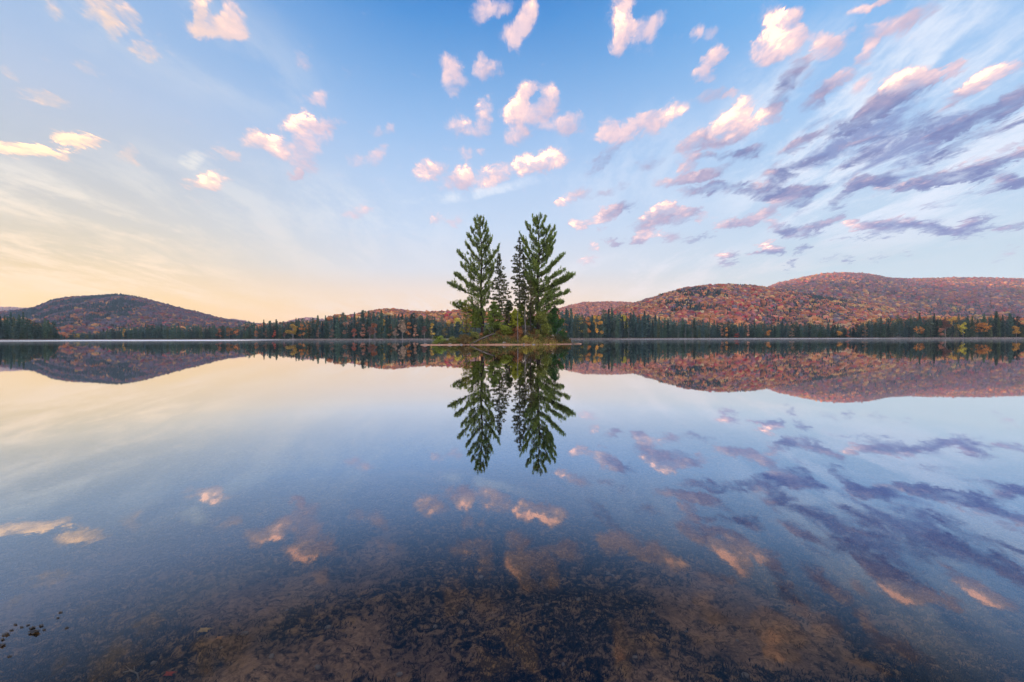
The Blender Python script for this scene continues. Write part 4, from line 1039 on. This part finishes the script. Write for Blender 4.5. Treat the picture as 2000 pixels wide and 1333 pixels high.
def limb_curve(p0, p1, rise, n=9, rng=None):
    """limb that leaves the trunk flat and sweeps up to its tip"""
    p0 = np.array(p0, float); p1 = np.array(p1, float); t = np.linspace(0, 1, n)[:, None]
    P = p0 + (p1 - p0) * t
    P[:, 2] = p0[2] + (p1[2] - p0[2]) * (t[:, 0] ** rise)
    if rng is not None: P[1:-1] += rng.normal(0, .05, (n-2, 3))
    return P
def dress(P, n, spread, rng, L=.30, W=.05, k=7, start=.2, up=.35, thick=.18, taper=True):
    """needle tufts along and beside a limb"""
    t = start + (1 - start) * rng.random(n) ** .8; idx = t * (len(P) - 1); i = np.minimum(idx.astype(int), len(P) - 2); f = (idx - i)[:, None]
    c = P[i] * (1 - f) + P[i+1] * f; d = norm(P[i+1] - P[i])
    side = norm(np.cross(d, np.array([0, 0, 1.0])[None])); 
    sp = spread * (np.sin(np.clip((t - start) / (1 - start), 0, 1) * math.pi * .80 + .30) if taper else 1.0)
    # tufts gather on twigs: quantise the sideways offset a little
    o = rng.uniform(-1, 1, n) * sp
    # tufts sit together on twigs, leaving gaps between them
    m_ = max(3, n // 7); tw = rng.integers(0, m_, n); tt = start + (1 - start) * rng.random(m_) ** .8; oo = rng.uniform(-1, 1, m_)
    t = np.clip(tt[tw] + rng.normal(0, .018, n), 0, 1); idx = t * (len(P) - 1); i = np.minimum(idx.astype(int), len(P) - 2); f = (idx - i)[:, None]
    c = P[i] * (1 - f) + P[i+1] * f; d = norm(P[i+1] - P[i]); side = norm(np.cross(d, np.array([0, 0, 1.0])[None]))
    sp = spread * (np.sin(np.clip((t - start) / (1 - start), 0, 1) * math.pi * .80 + .30) if taper else 1.0)
    o = (oo[tw] + rng.normal(0, .12, n)) * sp * rng.uniform(.3, 1.15, n) ** .5
    c = c + side * o[:, None] + d * (np.abs(o) * .55)[:, None] + np.stack([0*t, 0*t, rng.normal(0, thick, n) + .10 + np.abs(o) * .15], -1)
    C = np.repeat(c, k, 0) + rng.normal(0, .035, (n * k, 3))
    D = norm(np.repeat(d + side * np.sign(o)[:, None] * .5, k, 0) + rng.normal(0, .62, (n * k, 3)) + np.array([0, 0, up]))
    V, Fc = spray_tris(C, D, rng.uniform(.6, 1.2, n*k) * L, rng.uniform(.7, 1.3, n*k) * W, rng)
    tint = np.repeat(rng.uniform(.6, 1.35, n), k * 3)
    return V, Fc, tint
def pine(name, label, Y, base, top, limbs, widths, n_fill, seed, mat, dens=1.0, tcol=(1, 1, 1), r0=.34):
    """base/top and limbs in enlarged-photo units: limbs = (tip x, tip y, attach y, depth)"""
    rng = np.random.default_rng(seed)
    B = isl(*base, Y); Tp = isl(*top, Y); B.z = ih(B.x, Y) - .15
    root = empty(name, B)
    H = Tp.z - B.z
    loc = lambda v: np.array(v) - np.array(B)
    axis = lambda z: np.array([(Tp.x - B.x) * z / H + .12 * math.sin(z * .5), .08 * math.sin(z * .7), z])
    mb = MB(); zs = np.linspace(0, H, 22)
    mb.tube([axis(z) for z in zs], [r0 * (1 - z / H) ** .8 + .015 + (.12 * math.exp(-z * 2)) for z in zs], 10)
    mb.build('trunk', M_BARK, root, True)
    br = MB(); parts = []
    def add(p0, p1, rise, spread, n, tint_k=1.0):
        P = limb_curve(p0, p1, rise, rng=rng); ln = np.linalg.norm(P[-1] - P[0])
        br.tube([tuple(q) for q in P], [max(.012, (.03 + .014 * ln) * (1 - i / len(P))) for i in range(len(P))], 5)
        V, Fc, T = dress(P, n, spread, rng)
        g = T[:, None] * np.array(tcol)[None] * tint_k * rng.uniform(.85, 1.15)
        parts.append((V, Fc, g))
    for (tx_, ty_, ay, dy) in limbs:
        tip = loc(isl(tx_, ty_, Y + dy)); z0 = loc(isl(base[0], ay, Y))[2]; p0 = axis(z0)
        ln = np.linalg.norm(tip - p0)
        add(p0, tip, 1.5, .22 + .13 * ln, int((16 + 34 * ln) * dens))
        # side limbs fanning from the big one
        for q in range(int(ln * 1.2)):
            t = rng.uniform(.3, .85); P0 = p0 + (tip - p0) * t; P0[2] = p0[2] + (tip[2] - p0[2]) * t ** 1.5
            l2 = ln * (1 - t) * .7 + .4; d = norm(tip - p0); sd = np.cross(d, [0, 0, 1.0]) * rng.choice([-1, 1])
            add(P0, P0 + (d * .8 + sd * .8 + np.array([0, 0, .25])) * l2, 1.3, .14 + .1 * l2, int((6 + 16 * l2) * dens))
    wz = np.array([w_[0] for w_ in widths], float); wl = np.array([w_[1] for w_ in widths], float); wr = np.array([w_[2] for w_ in widths], float)
    for i in range(n_fill):
        zy = widths[0][0] + (widths[-1][0] - widths[0][0]) * ((i + rng.random()) / n_fill) ** .85
        a = rng.uniform(0, 6.283); ca = math.cos(a)
        wd = (np.interp(zy, wz, wr) if ca > 0 else np.interp(zy, wz, wl)) / 42.0 * rng.uniform(.65, 1.05)
        z1 = loc(isl(base[0], zy, Y))[2]; ln = max(.35, wd * (1 if abs(ca) > .5 else .85))
        z0 = max(.5, z1 - ln * rng.uniform(.35, .8)); p0 = axis(z0)
        tip = np.array([p0[0] + ca * ln, p0[1] + math.sin(a) * ln, z1])
        add(p0, tip, 1.3, .20 + .14 * ln, int((14 + 27 * ln) * dens), .95)
    V, Fc, C = merge(parts)
    br.build('branches', M_BARK, root, True)
    obj('crown', mesh_np('crown', V, Fc, mat, tint=C), root)
    tag(root, label, 'pine tree')
    return root
pine('pine_tree', 'tall feathery pine at the left of the island, long limbs swept out left', 86.0, (590, 1120), (578, 165),
     [(312,722,830,-.5),(335,890,985,.3),(400,882,950,-1),(358,645,765,.4),(412,565,700,-.6),(388,462,620,.2),(450,388,540,-.3),(467,318,460,.3),(500,282,400,0),(528,205,300,.2),(548,190,250,0),
      (730,420,610,.2),(672,350,500,-.3),(640,290,415,.2),(625,240,345,0),(608,190,265,0),(700,545,690,-.5),(690,600,770,.6),(672,730,830,-.8),(520,1040,1010,-1.0),(540,960,980,-1.5)],
     [(180,10,10),(250,45,45),(350,80,80),(450,110,85),(550,130,90),(650,150,95),(750,150,95),(850,120,75),(950,100,55),(1010,70,50)], 130, 1, M_PINE, 1.0, r0=.33)
pine('pine_tree', 'bushiest pine at the right of the island, broad limbs reaching right', 87.0, (1042, 1100), (1050, 172),
     [(895,320,530,.2),(945,228,400,-.3),(998,180,275,.2),(922,440,580,-.4),(928,560,670,.5),(935,660,740,-.6),(955,770,810,.2),(1105,185,300,.2),(1070,175,240,-.2),(1140,258,420,-.3),(1182,262,460,.3),(1192,318,500,-.2),(1182,385,540,.3),(1165,445,570,-.6),
      (1262,485,640,.2),(1200,545,660,-.8),(1262,620,715,.5),(1340,655,775,-.2),(1325,668,790,.5),(1235,692,775,-1),(1300,797,860,.3),(1255,885,910,-.4),(1185,740,800,.8),(1222,765,830,-.8),(1010,700,760,-1.2)],
     [(185,10,10),(250,40,40),(350,80,90),(450,100,105),(550,105,115),(650,105,120),(750,85,130),(850,60,125),(920,40,120),(960,30,60)], 150, 2, M_PINE, 1.1, (1.0, 1.05, .95), r0=.36)

def near_spruce(name, label, Y, base, top, widths, whorls, seed, mat=M_SPRUCE_N, dens=1.0, col=(1, 1, 1), r0=.10, droop=-.10, cat='spruce', bark=M_BARK, rise=None):
    rng = np.random.default_rng(seed)
    B = isl(*base, Y); Tp = isl(*top, Y); B.z = ih(B.x, Y) - .1; H = Tp.z - B.z; lx = Tp.x - B.x
    root = empty(name, B); mb = MB()
    ax = lambda z: np.array([lx * z / H, 0, z])
    mb.tube([ax(z) for z in np.linspace(0, H, 12)], [r0 * (1 - i / 11.5) + .01 for i in range(12)], 7)
    mb.build('trunk', bark, root, True)
    wz = np.array([w_[0] for w_ in widths], float); ww = np.array([w_[1] for w_ in widths], float)
    br = MB(); parts = []
    z_of = lambda zy: isl(base[0], zy, Y).z - B.z
    for i in range(whorls):
        zy = widths[0][0] + (widths[-1][0] - widths[0][0]) * (i + rng.uniform(0, .6)) / whorls
        z = z_of(zy); W = np.interp(zy, wz, ww) / 42.0
        for q in range(rng.integers(3, 6)):
            a = rng.uniform(0, 6.283); ln = W * rng.uniform(.45, 1.15) + .08
            p0 = ax(z); p1 = p0 + np.array([math.cos(a) * ln, math.sin(a) * ln, droop * ln * rng.uniform(.2, 1.6) + (.12 * ln)])
            P = limb_curve(p0, p1, .8, 6, rng)
            br.tube([tuple(v) for v in P], [.022 * (1 - k / 6) + .005 for k in range(6)], 4)
            V, Fc, T = dress(P, int((5 + 17 * ln) * dens), .10 + .14 * ln, rng, .20, .045, 6, .1, .1, .05)
            parts.append((V, Fc, T[:, None] * np.array(col)[None]))
    V, Fc, C = merge(parts); br.build('branches', bark, root, True)
    obj('crown', mesh_np('crown', V, Fc, mat, tint=C), root); tag(root, label, cat)
    return root
near_spruce('spruce_tree', 'slim spruce between the left pine and the gap in the middle of the island', 85.5, (732, 1080), (728, 485), [(490,4),(540,20),(600,38),(680,58),(760,74),(850,92),(930,80),(1010,70)], 46, 11, dens=1.5)
near_spruce('spruce_tree', 'tall narrow spruce with a spire top just left of the biggest pine', 86.5, (893, 1080), (893, 352), [(358,4),(420,26),(480,44),(560,62),(640,66),(720,70),(800,72),(880,66),(950,50)], 56, 12, dens=1.4)
near_spruce('spruce_tree', 'thin brownish spruce hard against the left side of the biggest pine trunk', 88.0, (940, 1100), (938, 600), [(610,6),(680,34),(760,46),(840,52),(930,50)], 26, 13, col=(1.15, .85, .8), dens=.8)
near_spruce('spruce_tree', 'sparse thin spruce in front of the biggest pine trunk', 85.0, (985, 1080), (984, 690), [(700,5),(760,32),(840,44),(930,48),(980,40)], 22, 14, col=(1.1, .95, .8), dens=.75)
near_spruce('spruce_tree', 'thin ragged spruce under the right hand shelves of the biggest pine', 88.5, (1168, 1080), (1165, 760), [(770,5),(820,34),(880,46),(940,50),(990,40)], 20, 15, col=(1.2, 1.0, .7), dens=.8)
near_spruce('spruce_sapling', 'yellow green sapling at the left foot of the left pine', 84.0, (460, 1160), (458, 858), [(865,5),(920,28),(980,44),(1060,52),(1130,46)], 22, 16, col=(2.0, 1.8, .6), dens=.6, cat='sapling', r0=.06)
near_spruce('fir_tree', 'full green fir between the left pine and the middle spruce', 84.5, (690, 1110), (688, 870), [(880,8),(930,38),(990,62),(1050,78),(1100,80)], 34, 17, mat=M_PINE, col=(.95, 1.0, .8), dens=2.0, cat='fir')
near_spruce('fir_tree', 'dark fir behind the stump in the middle of the island', 88.5, (812, 1090), (808, 860), [(870,8),(930,40),(1000,54),(1070,56)], 30, 18, mat=M_PINE, col=(.6, .65, .6), dens=2.0, cat='fir')
near_spruce('fir_tree', 'yellow green fir with drooping boughs right of the stump', 84.0, (862, 1110), (858, 930), [(940,6),(985,34),(1030,48),(1085,52)], 22, 19, mat=M_PINE, col=(1.7, 1.4, .6), dens=1.6, cat='fir')
near_spruce('fir_tree', 'dark fir just left of the biggest pine foot', 87.5, (985, 1100), (985, 880), [(890,10),(950,44),(1020,58),(1090,60)], 32, 20, mat=M_PINE, col=(.7, .75, .65), dens=2.0, cat='fir')
near_spruce('fir_tree', 'small green fir leaning at the left foot of the left pine trunk', 85.5, (540, 1110), (536, 950), [(955,6),(1000,44),(1050,56),(1090,50)], 22, 21, mat=M_PINE, col=(1.1, 1.1, .75), dens=1.8, cat='fir')

near_spruce('fir_tree', 'dark bushy fir between the two pale dead poles and the biggest pine', 86.0, (912, 1100), (910, 900), [(905,8),(950,34),(1000,46),(1080,50)], 26, 22, mat=M_PINE, col=(.75, .75, .5), dens=2.0, cat='fir')
def bush(name, label, zx0, zx1, zy0, zy1, Y, n, leaf, col, seed, cat='shrub', lobes=12, shape=1.0, sink=.1, var=.28):
    a = isl(zx0, zy1, Y); b = isl(zx1, zy0, Y); x = (a.x + b.x) / 2; g = ih(x, Y)
    zb = max(g, -.05); h = max(.4, b.z - zb); r = (b.x - a.x) / 2
    V, Fq, T, lc = leafy_arrays(seed, h, r * 1.15, n, leaf, col, lobes, .02, var, shape)
    V[:, 2] = np.maximum(V[:, 2], .02)
    root = empty(name, (x, Y, zb - .05)); obj('foliage', mesh_np('foliage', V, Fq, M_SHRUB, tint=T), root)
    mb = MB()
    for l in lc: mb.tube([(l[0]*.1, l[1]*.1, -.1), (l[0]*.6, l[1]*.6, l[2]*.5), (l[0], l[1], l[2])], [.035, .02, .006], 4)
    mb.build('stems', M_BARK, root); tag(root, label, cat)
bush('cedar_tree', 'dense rounded dark green cedar at the right end of the tree group', 1112, 1256, 918, 1115, 88.0, 9000, .15, (.06, .15, .03), 31, 'cedar', 26, 1.15, var=.18)
bush('shrub', 'large yellow green bush below the biggest pine', 985, 1160, 965, 1135, 84.5, 7500, .15, (.24, .26, .045), 32, lobes=20)
bush('shrub', 'dark green bush between the yellow green bush and the cedar', 1080, 1190, 930, 1100, 86.5, 4500, .15, (.12, .19, .04), 33, lobes=16)
bush('shrub', 'rounded green bush on the left tip of the island', 190, 292, 1156, 1205, 80.6, 2600, .12, (.24, .30, .05), 34, lobes=12)
bush('shrub', 'low brown green bush beside the rounded one on the left spit', 286, 400, 1158, 1208, 80.8, 2600, .12, (.20, .20, .055), 35, lobes=14)
bush('shrub', 'brownish low bush in front of the left pine', 395, 500, 1140, 1205, 81.4, 3000, .12, (.24, .17, .06), 36, lobes=14)
bush('shrub', 'olive bush at the foot of the left pine', 490, 590, 1105, 1180, 83.0, 3000, .13, (.24, .25, .06), 37, lobes=14)
bush('shrub', 'olive green bush right of the left pine trunk', 600, 700, 1040, 1130, 84.0, 3200, .13, (.20, .24, .05), 38, lobes=14)
bush('shrub', 'bright green drooping bush above the fallen log', 700, 840, 1060, 1130, 83.2, 3000, .13, (.30, .34, .04), 39, lobes=14, shape=.7)
bush('shrub', 'dark green shrub at the right end of the island', 1225, 1305, 1120, 1195, 86.0, 2600, .12, (.08, .13, .045), 40, lobes=12)
bush('shrub', 'grey green shrub left of the dark shrub at the right end', 1150, 1240, 1140, 1200, 84.0, 2200, .10, (.10, .11, .05), 41, lobes=12)
bush('shrub', 'low rusty bush under the middle firs', 820, 930, 1085, 1150, 82.6, 2400, .12, (.42, .17, .06), 42, lobes=12)
bush('shrub', 'greyish leafless looking bush hanging with lichen beside the snag', 915, 985, 985, 1150, 83.4, 2200, .10, (.24, .21, .14), 43, lobes=14)

for k, (a, b, c, d, Yk, col, lab) in enumerate([(735, 830, 1150, 1208, 81.6, (.50, .42, .08), 'golden tussock like bush under the middle firs'), (905, 1005, 1150, 1212, 81.2, (.60, .50, .08), 'bright golden bush right of the thin pale pole'), (620, 700, 1150, 1205, 82.0, (.34, .17, .07), 'rust brown bush right of the fallen log'),
        (1025, 1110, 1145, 1205, 82.4, (.30, .28, .07), 'olive gold bush under the large yellow green bush'), (1105, 1165, 1155, 1208, 83.2, (.26, .17, .08), 'small brown bush left of the grey green shrub'), (700, 745, 1140, 1200, 82.0, (.20, .26, .06), 'small green bush between the rust brown and golden ones'),
        (840, 900, 1160, 1212, 81.2, (.30, .14, .06), 'small rusty bush left of the thin pale pole'), (430, 480, 1160, 1212, 80.8, (.30, .22, .09), 'tan tuft in front of the brownish low bush'), (560, 615, 1120, 1180, 83.0, (.46, .20, .07), 'orange brown bush at the left pine foot behind the log')]):
    bush('shrub', lab, a, b, c, d, Yk, 1500, .11, col, 70 + k, lobes=9, shape=.9)
STONES = []
for k, (zx, Yk, s_, lab) in enumerate([(690, 80.6, .22, 'small grey stone at the water edge right of the log'), (770, 80.3, .30, 'larger grey stone at the water edge under the golden tussock'), (930, 80.2, .20, 'small dark stone right of the pole foot'), (420, 80.0, .26, 'grey stone on the sand left of the log'), (1120, 83.4, .28, 'grey stone on the sand under the grey green shrub'), (240, 79.4, .16, 'tiny stone on the sand under the rounded bush')]):
    STONES.append((zx, Yk, s_, lab))
# undergrowth and grasses
def undergrowth():
    rng = np.random.default_rng(91); n = 60000
    X = rng.uniform(-12, 11.5, n); Y = rng.uniform(80, 93, n); Z = island_h(X, Y); k = Z > .09 + rng.uniform(0, .08, n)
    X, Y, Z = X[k], Y[k], Z[k]; n = len(X)
    cl = np.clip((fbm2(X, Y, .9, 3, 44) - .42) * 5, 0, 1) * np.clip((Z - .1) * 3, 0.15, 1)
    C = np.stack([X, Y, Z - .03 + rng.uniform(0, 1, n) * (.16 + .95 * cl)], -1); D = norm(rng.normal(0, .8, (n, 3)) + np.array([0, -.2, .8]))
    V, Fc = spray_tris(C, D, rng.uniform(.12, .38, n), rng.uniform(.06, .15, n), rng)
    g = fbm2(X, Y, .6, 3, 4); pal = np.array([(.17, .20, .045), (.30, .25, .06), (.42, .17, .06), (.22, .15, .06), (.11, .14, .045)])
    pick = np.clip(((g - .3) / .4 * 5 + rng.normal(0, .8, n)).astype(int), 0, 4)
    tag(obj('undergrowth', mesh_np('undergrowth', V, Fc, M_SHRUB, tint=np.repeat(pal[pick], 3, 0))), 'low green and rusty undergrowth covering the island mound', 'undergrowth', kind='stuff')
    # golden grass at the front
    n = 9000; cx = np.array([-3.2, -1.2, -.4, .9, 2.2, 3.4, 5.0, -5.2, 7.0]); sd = np.array([.5, .6, .5, .6, .6, .5, .8, .7, .9])
    q = rng.integers(0, 9, n); X = cx[q] + rng.normal(0, 1, n) * sd[q]; Y = 81.3 + rng.normal(0, .45, n) + (q == 8) * 1.5; Z = island_h(X, Y)
    k = Z > -.02; X, Y, Z, q = X[k], Y[k], Z[k], q[k]; n = len(X)
    D = norm(np.stack([rng.normal(0, .35, n), rng.normal(0, .35, n), np.ones(n)], -1))
    V, Fc = spray_tris(np.stack([X, Y, Z - .05], -1), D, rng.uniform(.3, .9, n), rng.uniform(.02, .06, n), rng)
    c = np.array([(.62, .48, .10), (.40, .38, .08), (.50, .26, .10)])[rng.integers(0, 3, n)] * rng.uniform(.7, 1.2, (n, 1))
    tag(obj('grass', mesh_np('grass', V, Fc, M_SHRUB, tint=np.repeat(c, 3, 0))), 'golden green grass tufts along the front of the island', 'grass', kind='stuff')
undergrowth()

# fallen log with its root end, snag pole, sticks, stump, rock
M_LOG = simple_mat('old grey log', (.13, .10, .08), (.05, .04, .033), 5, .95, .1, .7)
def wood(name, label, pts, rad, mat=M_DEADWOOD, cat='dead wood', twigs=0, seed=0, tw=.5, n=8):
    mb = MB(); rr = random.Random(seed); P0 = Vector(pts[0])
    L = [Vector(p) - P0 for p in pts]
    mb.tube(L, rad, n)
    for i in range(twigs):
        k = rr.randrange(0, len(L) - 1); t = rr.random(); b = L[k].lerp(L[k+1], t); a = rr.uniform(0, 6.28); e = rr.uniform(-.1, .9)
        l = tw * rr.uniform(.4, 1.2); d = Vector((math.cos(a), math.sin(a) * .6, e)) * l
        mb.tube([b, b + d * .5 + Vector((0, 0, .03)), b + d], [min(.03, rad[k] * .5), .014, .005], 4)
    tag(mb.build(name, mat, loc=P0, smooth=True), label, cat)
lp = lambda zx, zy, Y: tuple(isl(zx, zy, Y))
wood('fallen_log', 'thick grey fallen log sloping from the mound down to the water', [lp(688,1132,82.6), lp(640,1150,81.8), lp(590,1172,81.0), lp(540,1196,80.2), lp(488,1222,79.4)], [.14,.18,.17,.12,.05], M_LOG, 'log', 10, 1, .6)
wood('fallen_log', 'dark root end lying under the sloping grey log', [lp(575,1205,80.6), lp(610,1188,80.9), lp(650,1172,81.4)], [.10,.20,.12], M_BARK, 'log', 8, 2, .5)
wood('snag', 'thin pale dead pole standing at the water edge in the middle of the island', [lp(879,1235,80.3), lp(880,1130,80.3), lp(877,1030,80.4), lp(881,930,80.3)], [.075,.06,.05,.02], M_DEADWOOD, 'dead trunk', 12, 3, .45)
wood('snag', 'grey bare trunk behind the thin pole', [lp(897,1100,86.0), lp(896,1000,86.0), lp(899,900,86.0)], [.12,.10,.05], M_DEADWOOD, 'dead trunk', 10, 4, .6)
wood('snag', 'grey leaning dead trunk hung with lichen', [lp(935,1170,83.0), lp(943,1090,83.1), lp(936,1000,83.3), lp(945,860,83.5)], [.10,.09,.07,.02], M_DEADWOOD, 'dead trunk', 16, 5, .7)
wood('dead_stick', 'bleached stick standing left of the log', [lp(572,1185,81.5), lp(570,1140,81.5), lp(556,1105,81.5)], [.045,.035,.01], M_DEADWOOD, 'stick', 3, 6, .3)
wood('dead_stick', 'bleached stick leaning against the left pine trunk', [lp(608,1135,83.0), lp(598,1090,83.0), lp(588,1068,83.0)], [.04,.03,.01], M_DEADWOOD, 'stick', 3, 7, .3)
wood('dead_stick', 'bleached stick slanting up behind the log', [lp(658,1125,83.2), lp(640,1095,83.2), lp(628,1062,83.2)], [.04,.03,.01], M_DEADWOOD, 'stick', 3, 8, .3)
wood('dead_stick', 'thin reddish stick leaning on the foot of the pale pole', [lp(880,1205,80.5), lp(862,1160,80.6), lp(846,1122,80.7)], [.03,.022,.008], M_BARK, 'stick', 3, 9, .3)
wood('stump', 'dark broken stump between the firs', [lp(812,1098,84.5), lp(810,1040,84.5), lp(812,975,84.5)], [.30,.19,.10], M_BARK, 'stump', 5, 10, .5)
wood('dead_stick', 'dark branch lying in the water off the right tip of the island', [lp(1250,1200,86.0), lp(1320,1212,87.0), lp(1385,1218,88.0)], [.07,.05,.02], M_BARK, 'branch', 5, 11, .5)
def rock(name, label, c, s, mat, seed, cat='rock', group=None):
    rng = np.random.default_rng(seed)
    bm = bmesh.new(); bmesh.ops.create_icosphere(bm, subdivisions=3, radius=1)
    f = rng.normal(0, 1, 3)
    for v in bm.verts:
        k = 1 + .22 * mnoise.noise(v.co * 1.3 + Vector(f)) + .10 * mnoise.noise(v.co * 3.1 + Vector(f))
        v.co = Vector((v.co.x * s[0], v.co.y * s[1], v.co.z * s[2])) * k
    me = bpy.data.meshes.new(name); bm.to_mesh(me); bm.free(); me.materials.append(mat)
    me.polygons.foreach_set('use_smooth', np.ones(len(me.polygons), dtype=bool))
    o = obj(name, me, loc=c); o.rotation_euler = (0, 0, rng.uniform(0, 6.28)); tag(o, label, cat, group)
    return o
p_ = isl(1165, 1120, 84.6); rock('boulder', 'pale grey boulder showing under the cedar', (p_.x, 84.6, ih(p_.x, 84.6) + .3), (.42, .4, .75), M_BARK_PALE, 3, 'boulder')
for k, (zx, lab) in enumerate([(128, 'small dark stone on the tip of the left sand spit'), (330, 'flat dark stone on the sand below the low bush'), (1010, 'dark stone at the water edge under the golden grass'), (1335, 'dark stone by the branch off the right tip')]):
    Yk = [79.6, 80.0, 80.4, 88.2][k]; q = isl(zx, 1222, Yk); rock('stone', lab, (q.x, Yk, max(ih(q.x, Yk), 0) + .03), (.35, .25, .12), M_STONE, 20 + k, 'stone')

for k, (zx, Yk, s_, lab) in enumerate(STONES):
    q = isl(zx, 1215, Yk); rock('stone', lab, (q.x, Yk, max(ih(q.x, Yk), 0) + s_ * .15), (s_ * 1.2, s_, s_ * .55), M_STONE, 120 + k, 'stone')

# ================================================================== things in the shallows
def water_pt(px, py, z=0.0):
    d = ray(px, py); k = (z - CAM_H) / d.z; return Vector((d.x * k, d.y * k, z))
M_DARKLEAF = simple_mat('wet dark leaf', (.018, .015, .012), (.03, .025, .02), 40, .35, .5)
DEB = [(67,1236,.030),(63,1228,.016),(80,1223,.013),(12,1240,.020),(5,1250,.012),(22,1232,.010),(30,1221,.010),(42,1226,.010),(118,1197,.013),(113,1208,.009),(130,1227,.010),(3,1262,.018),(18,1283,.010),(54,1222,.010),(86,1231,.009)]
for k, (px, py, s) in enumerate(DEB):
    s *= .62
    p = water_pt(px, py, 0); mb = MB(); rr = random.Random(k)
    # a curled scrap of bark and leaf floating on the surface
    m_ = 9; V = [(0, 0, .004)]
    for i in range(m_): a = 2*math.pi*i/m_; q = s * rr.uniform(.5, 1.25); V.append((math.cos(a)*q, math.sin(a)*q*.7, .002 + s*rr.uniform(0, .55)))
    V += [(x, y, z - .004) for (x, y, z) in V]
    Fs = [(0, i+1, (i+1) % m_ + 1) for i in range(m_)] + [(m_+1, (i+1) % m_ + m_+2, i+m_+2) for i in range(m_)] + [(i+1, i+m_+2, (i+1) % m_+m_+2, (i+1) % m_+1) for i in range(m_)]
    mb.add(V, Fs); mb.tube([(-s, 0, .003), (0, s*.3, s*.35), (s*1.3, 0, s*.3)], [.0015, .002, .001], 5)
    lab = 'largest dark curled leaf scrap floating near the left edge' if k == 0 else 'small dark leaf scrap floating near the left edge of the foreground'
    tag(mb.build('floating_leaf', M_DARKLEAF, loc=p), lab, 'leaf', 'dark leaf scraps floating at the lower left')
STN = [(478,1240),(432,1262),(640,1228),(560,1196),(548,1142),(1196,1130),(1184,1120),(1188,1130),(1068,1182),(1130,1175),(1275,1195),(1440,1248),(1455,1325),(700,1178),(780,1320),(850,1225),(1010,1262),(940,1130),(1100,1300),(620,1300),(300,1290),(1340,1230),(900,1200),(1240,1280),(530,1284)]
for k, (px, py) in enumerate(STN):
    p = water_pt(px, py, -.2); z = float(bed_z(np.array([p.x]), np.array([p.y]))[0]); p = water_pt(px, py, z)
    s = [.013, .009, .017, .011, .014][k % 5] * (1 if k else 1.3)
    rock('pebble', 'pale pebble lying on the lake bed under the foreground water', (p.x, p.y, float(bed_z(np.array([p.x]), np.array([p.y]))[0]) + s * .3), (s, s * .8, s * .5), M_STONE, 40 + k, 'pebble', 'pebbles on the lake bed')
def sunk_leaf(px, py, s, lab, col, seed):
    p = water_pt(px, py, -.18); z = float(bed_z(np.array([p.x]), np.array([p.y]))[0]) + .02
    mb = MB(); n = 12; V = [(0, 0, .004)]
    for i in range(n): a = 2*math.pi*i/n; q = s * (1.0 if i % 2 else .62); V.append((math.cos(a)*q, math.sin(a)*q*.8, .003*math.sin(3*a)))
    V += [(x, y, z_ - .0015) for (x, y, z_) in V]
    Fs = [(0, i+1, (i+1) % n + 1) for i in range(n)] + [(n+1, (i+1) % n + n+2, i+n+2) for i in range(n)] + [(i+1, i+n+2, (i+1) % n+n+2, (i+1) % n+1) for i in range(n)]
    mb.add(V, Fs); mb.tube([(s*.6, 0, 0), (s*1.4, s*.2, .004)], [.0015, .001], 4)
    tag(mb.build('sunken_leaf', simple_mat('sunken leaf %d' % seed, col, tuple(c*.7 for c in col), 20, .6), loc=(p.x, p.y, z)), lab, 'leaf')
sunk_leaf(398, 1252, .028, 'yellow maple leaf sunk on the silt at the lower left', (.75, .50, .14), 1)
sunk_leaf(330, 1328, .022, 'small red leaf sunk at the bottom edge left of centre', (.55, .10, .04), 2)
sunk_leaf(428, 1262, .016, 'orange leaf beside the yellow one on the silt', (.60, .30, .10), 3)
def twig():
    z = -.16; P = [water_pt(x, y, z) for (x, y) in [(240, 1314), (255, 1310), (268, 1316), (271, 1330)]]; mb = MB(); P0 = P[0].copy()
    P = [p - P0 for p in P]; mb.tube(P, [.002, .003, .003, .002], 6)
    for (a, b) in [((255,1310),(246,1302)), ((268,1316),(281,1308)), ((262,1313),(262,1301))]:
        mb.tube([water_pt(*a, z) - P0, water_pt(*b, z + .02) - P0], [.002, .001], 5)
    tag(mb.build('twig', M_BARK_PALE, loc=P0), 'small pale forked twig under water at the bottom left', 'twig')
twig()

# ================================================================== morning air: thin mist on the far water, haze over everything
def vol_box(name, x0, x1, y0, y1, z0, z1, dens, col, aniso, label, cat):
    m, w, out = material(name); v = w.node('ShaderNodeVolumePrincipled')
    v.inputs['Color'].default_value = (*col, 1); v.inputs['Density'].default_value = dens; v.inputs['Anisotropy'].default_value = aniso
    w.l.new(v.outputs[0], out.inputs['Volume'])
    V = [(x, y, z) for x in (x0, x1) for y in (y0, y1) for z in (z0, z1)]
    me = bpy.data.meshes.new(name); me.from_pydata(V, [], [(0,1,3,2),(4,6,7,5),(0,4,5,1),(2,3,7,6),(0,2,6,4),(1,5,7,3)]); me.materials.append(m); me.update()
    o = obj(name, me); tag(o, label, cat, kind='stuff'); return o
vol_box('haze', -6900, 7100, -5200, 4760, -6.5, 512, HAZE_D, (.66, .80, 1.0), .0, 'pale blue morning haze between the lake and the distant hills', 'haze')
vol_box('mist', -330, 385, 140, 296, .04, 1.0, 9e-4, (.95, .97, 1.0), .0, 'thin white morning mist lying on the far water', 'mist')
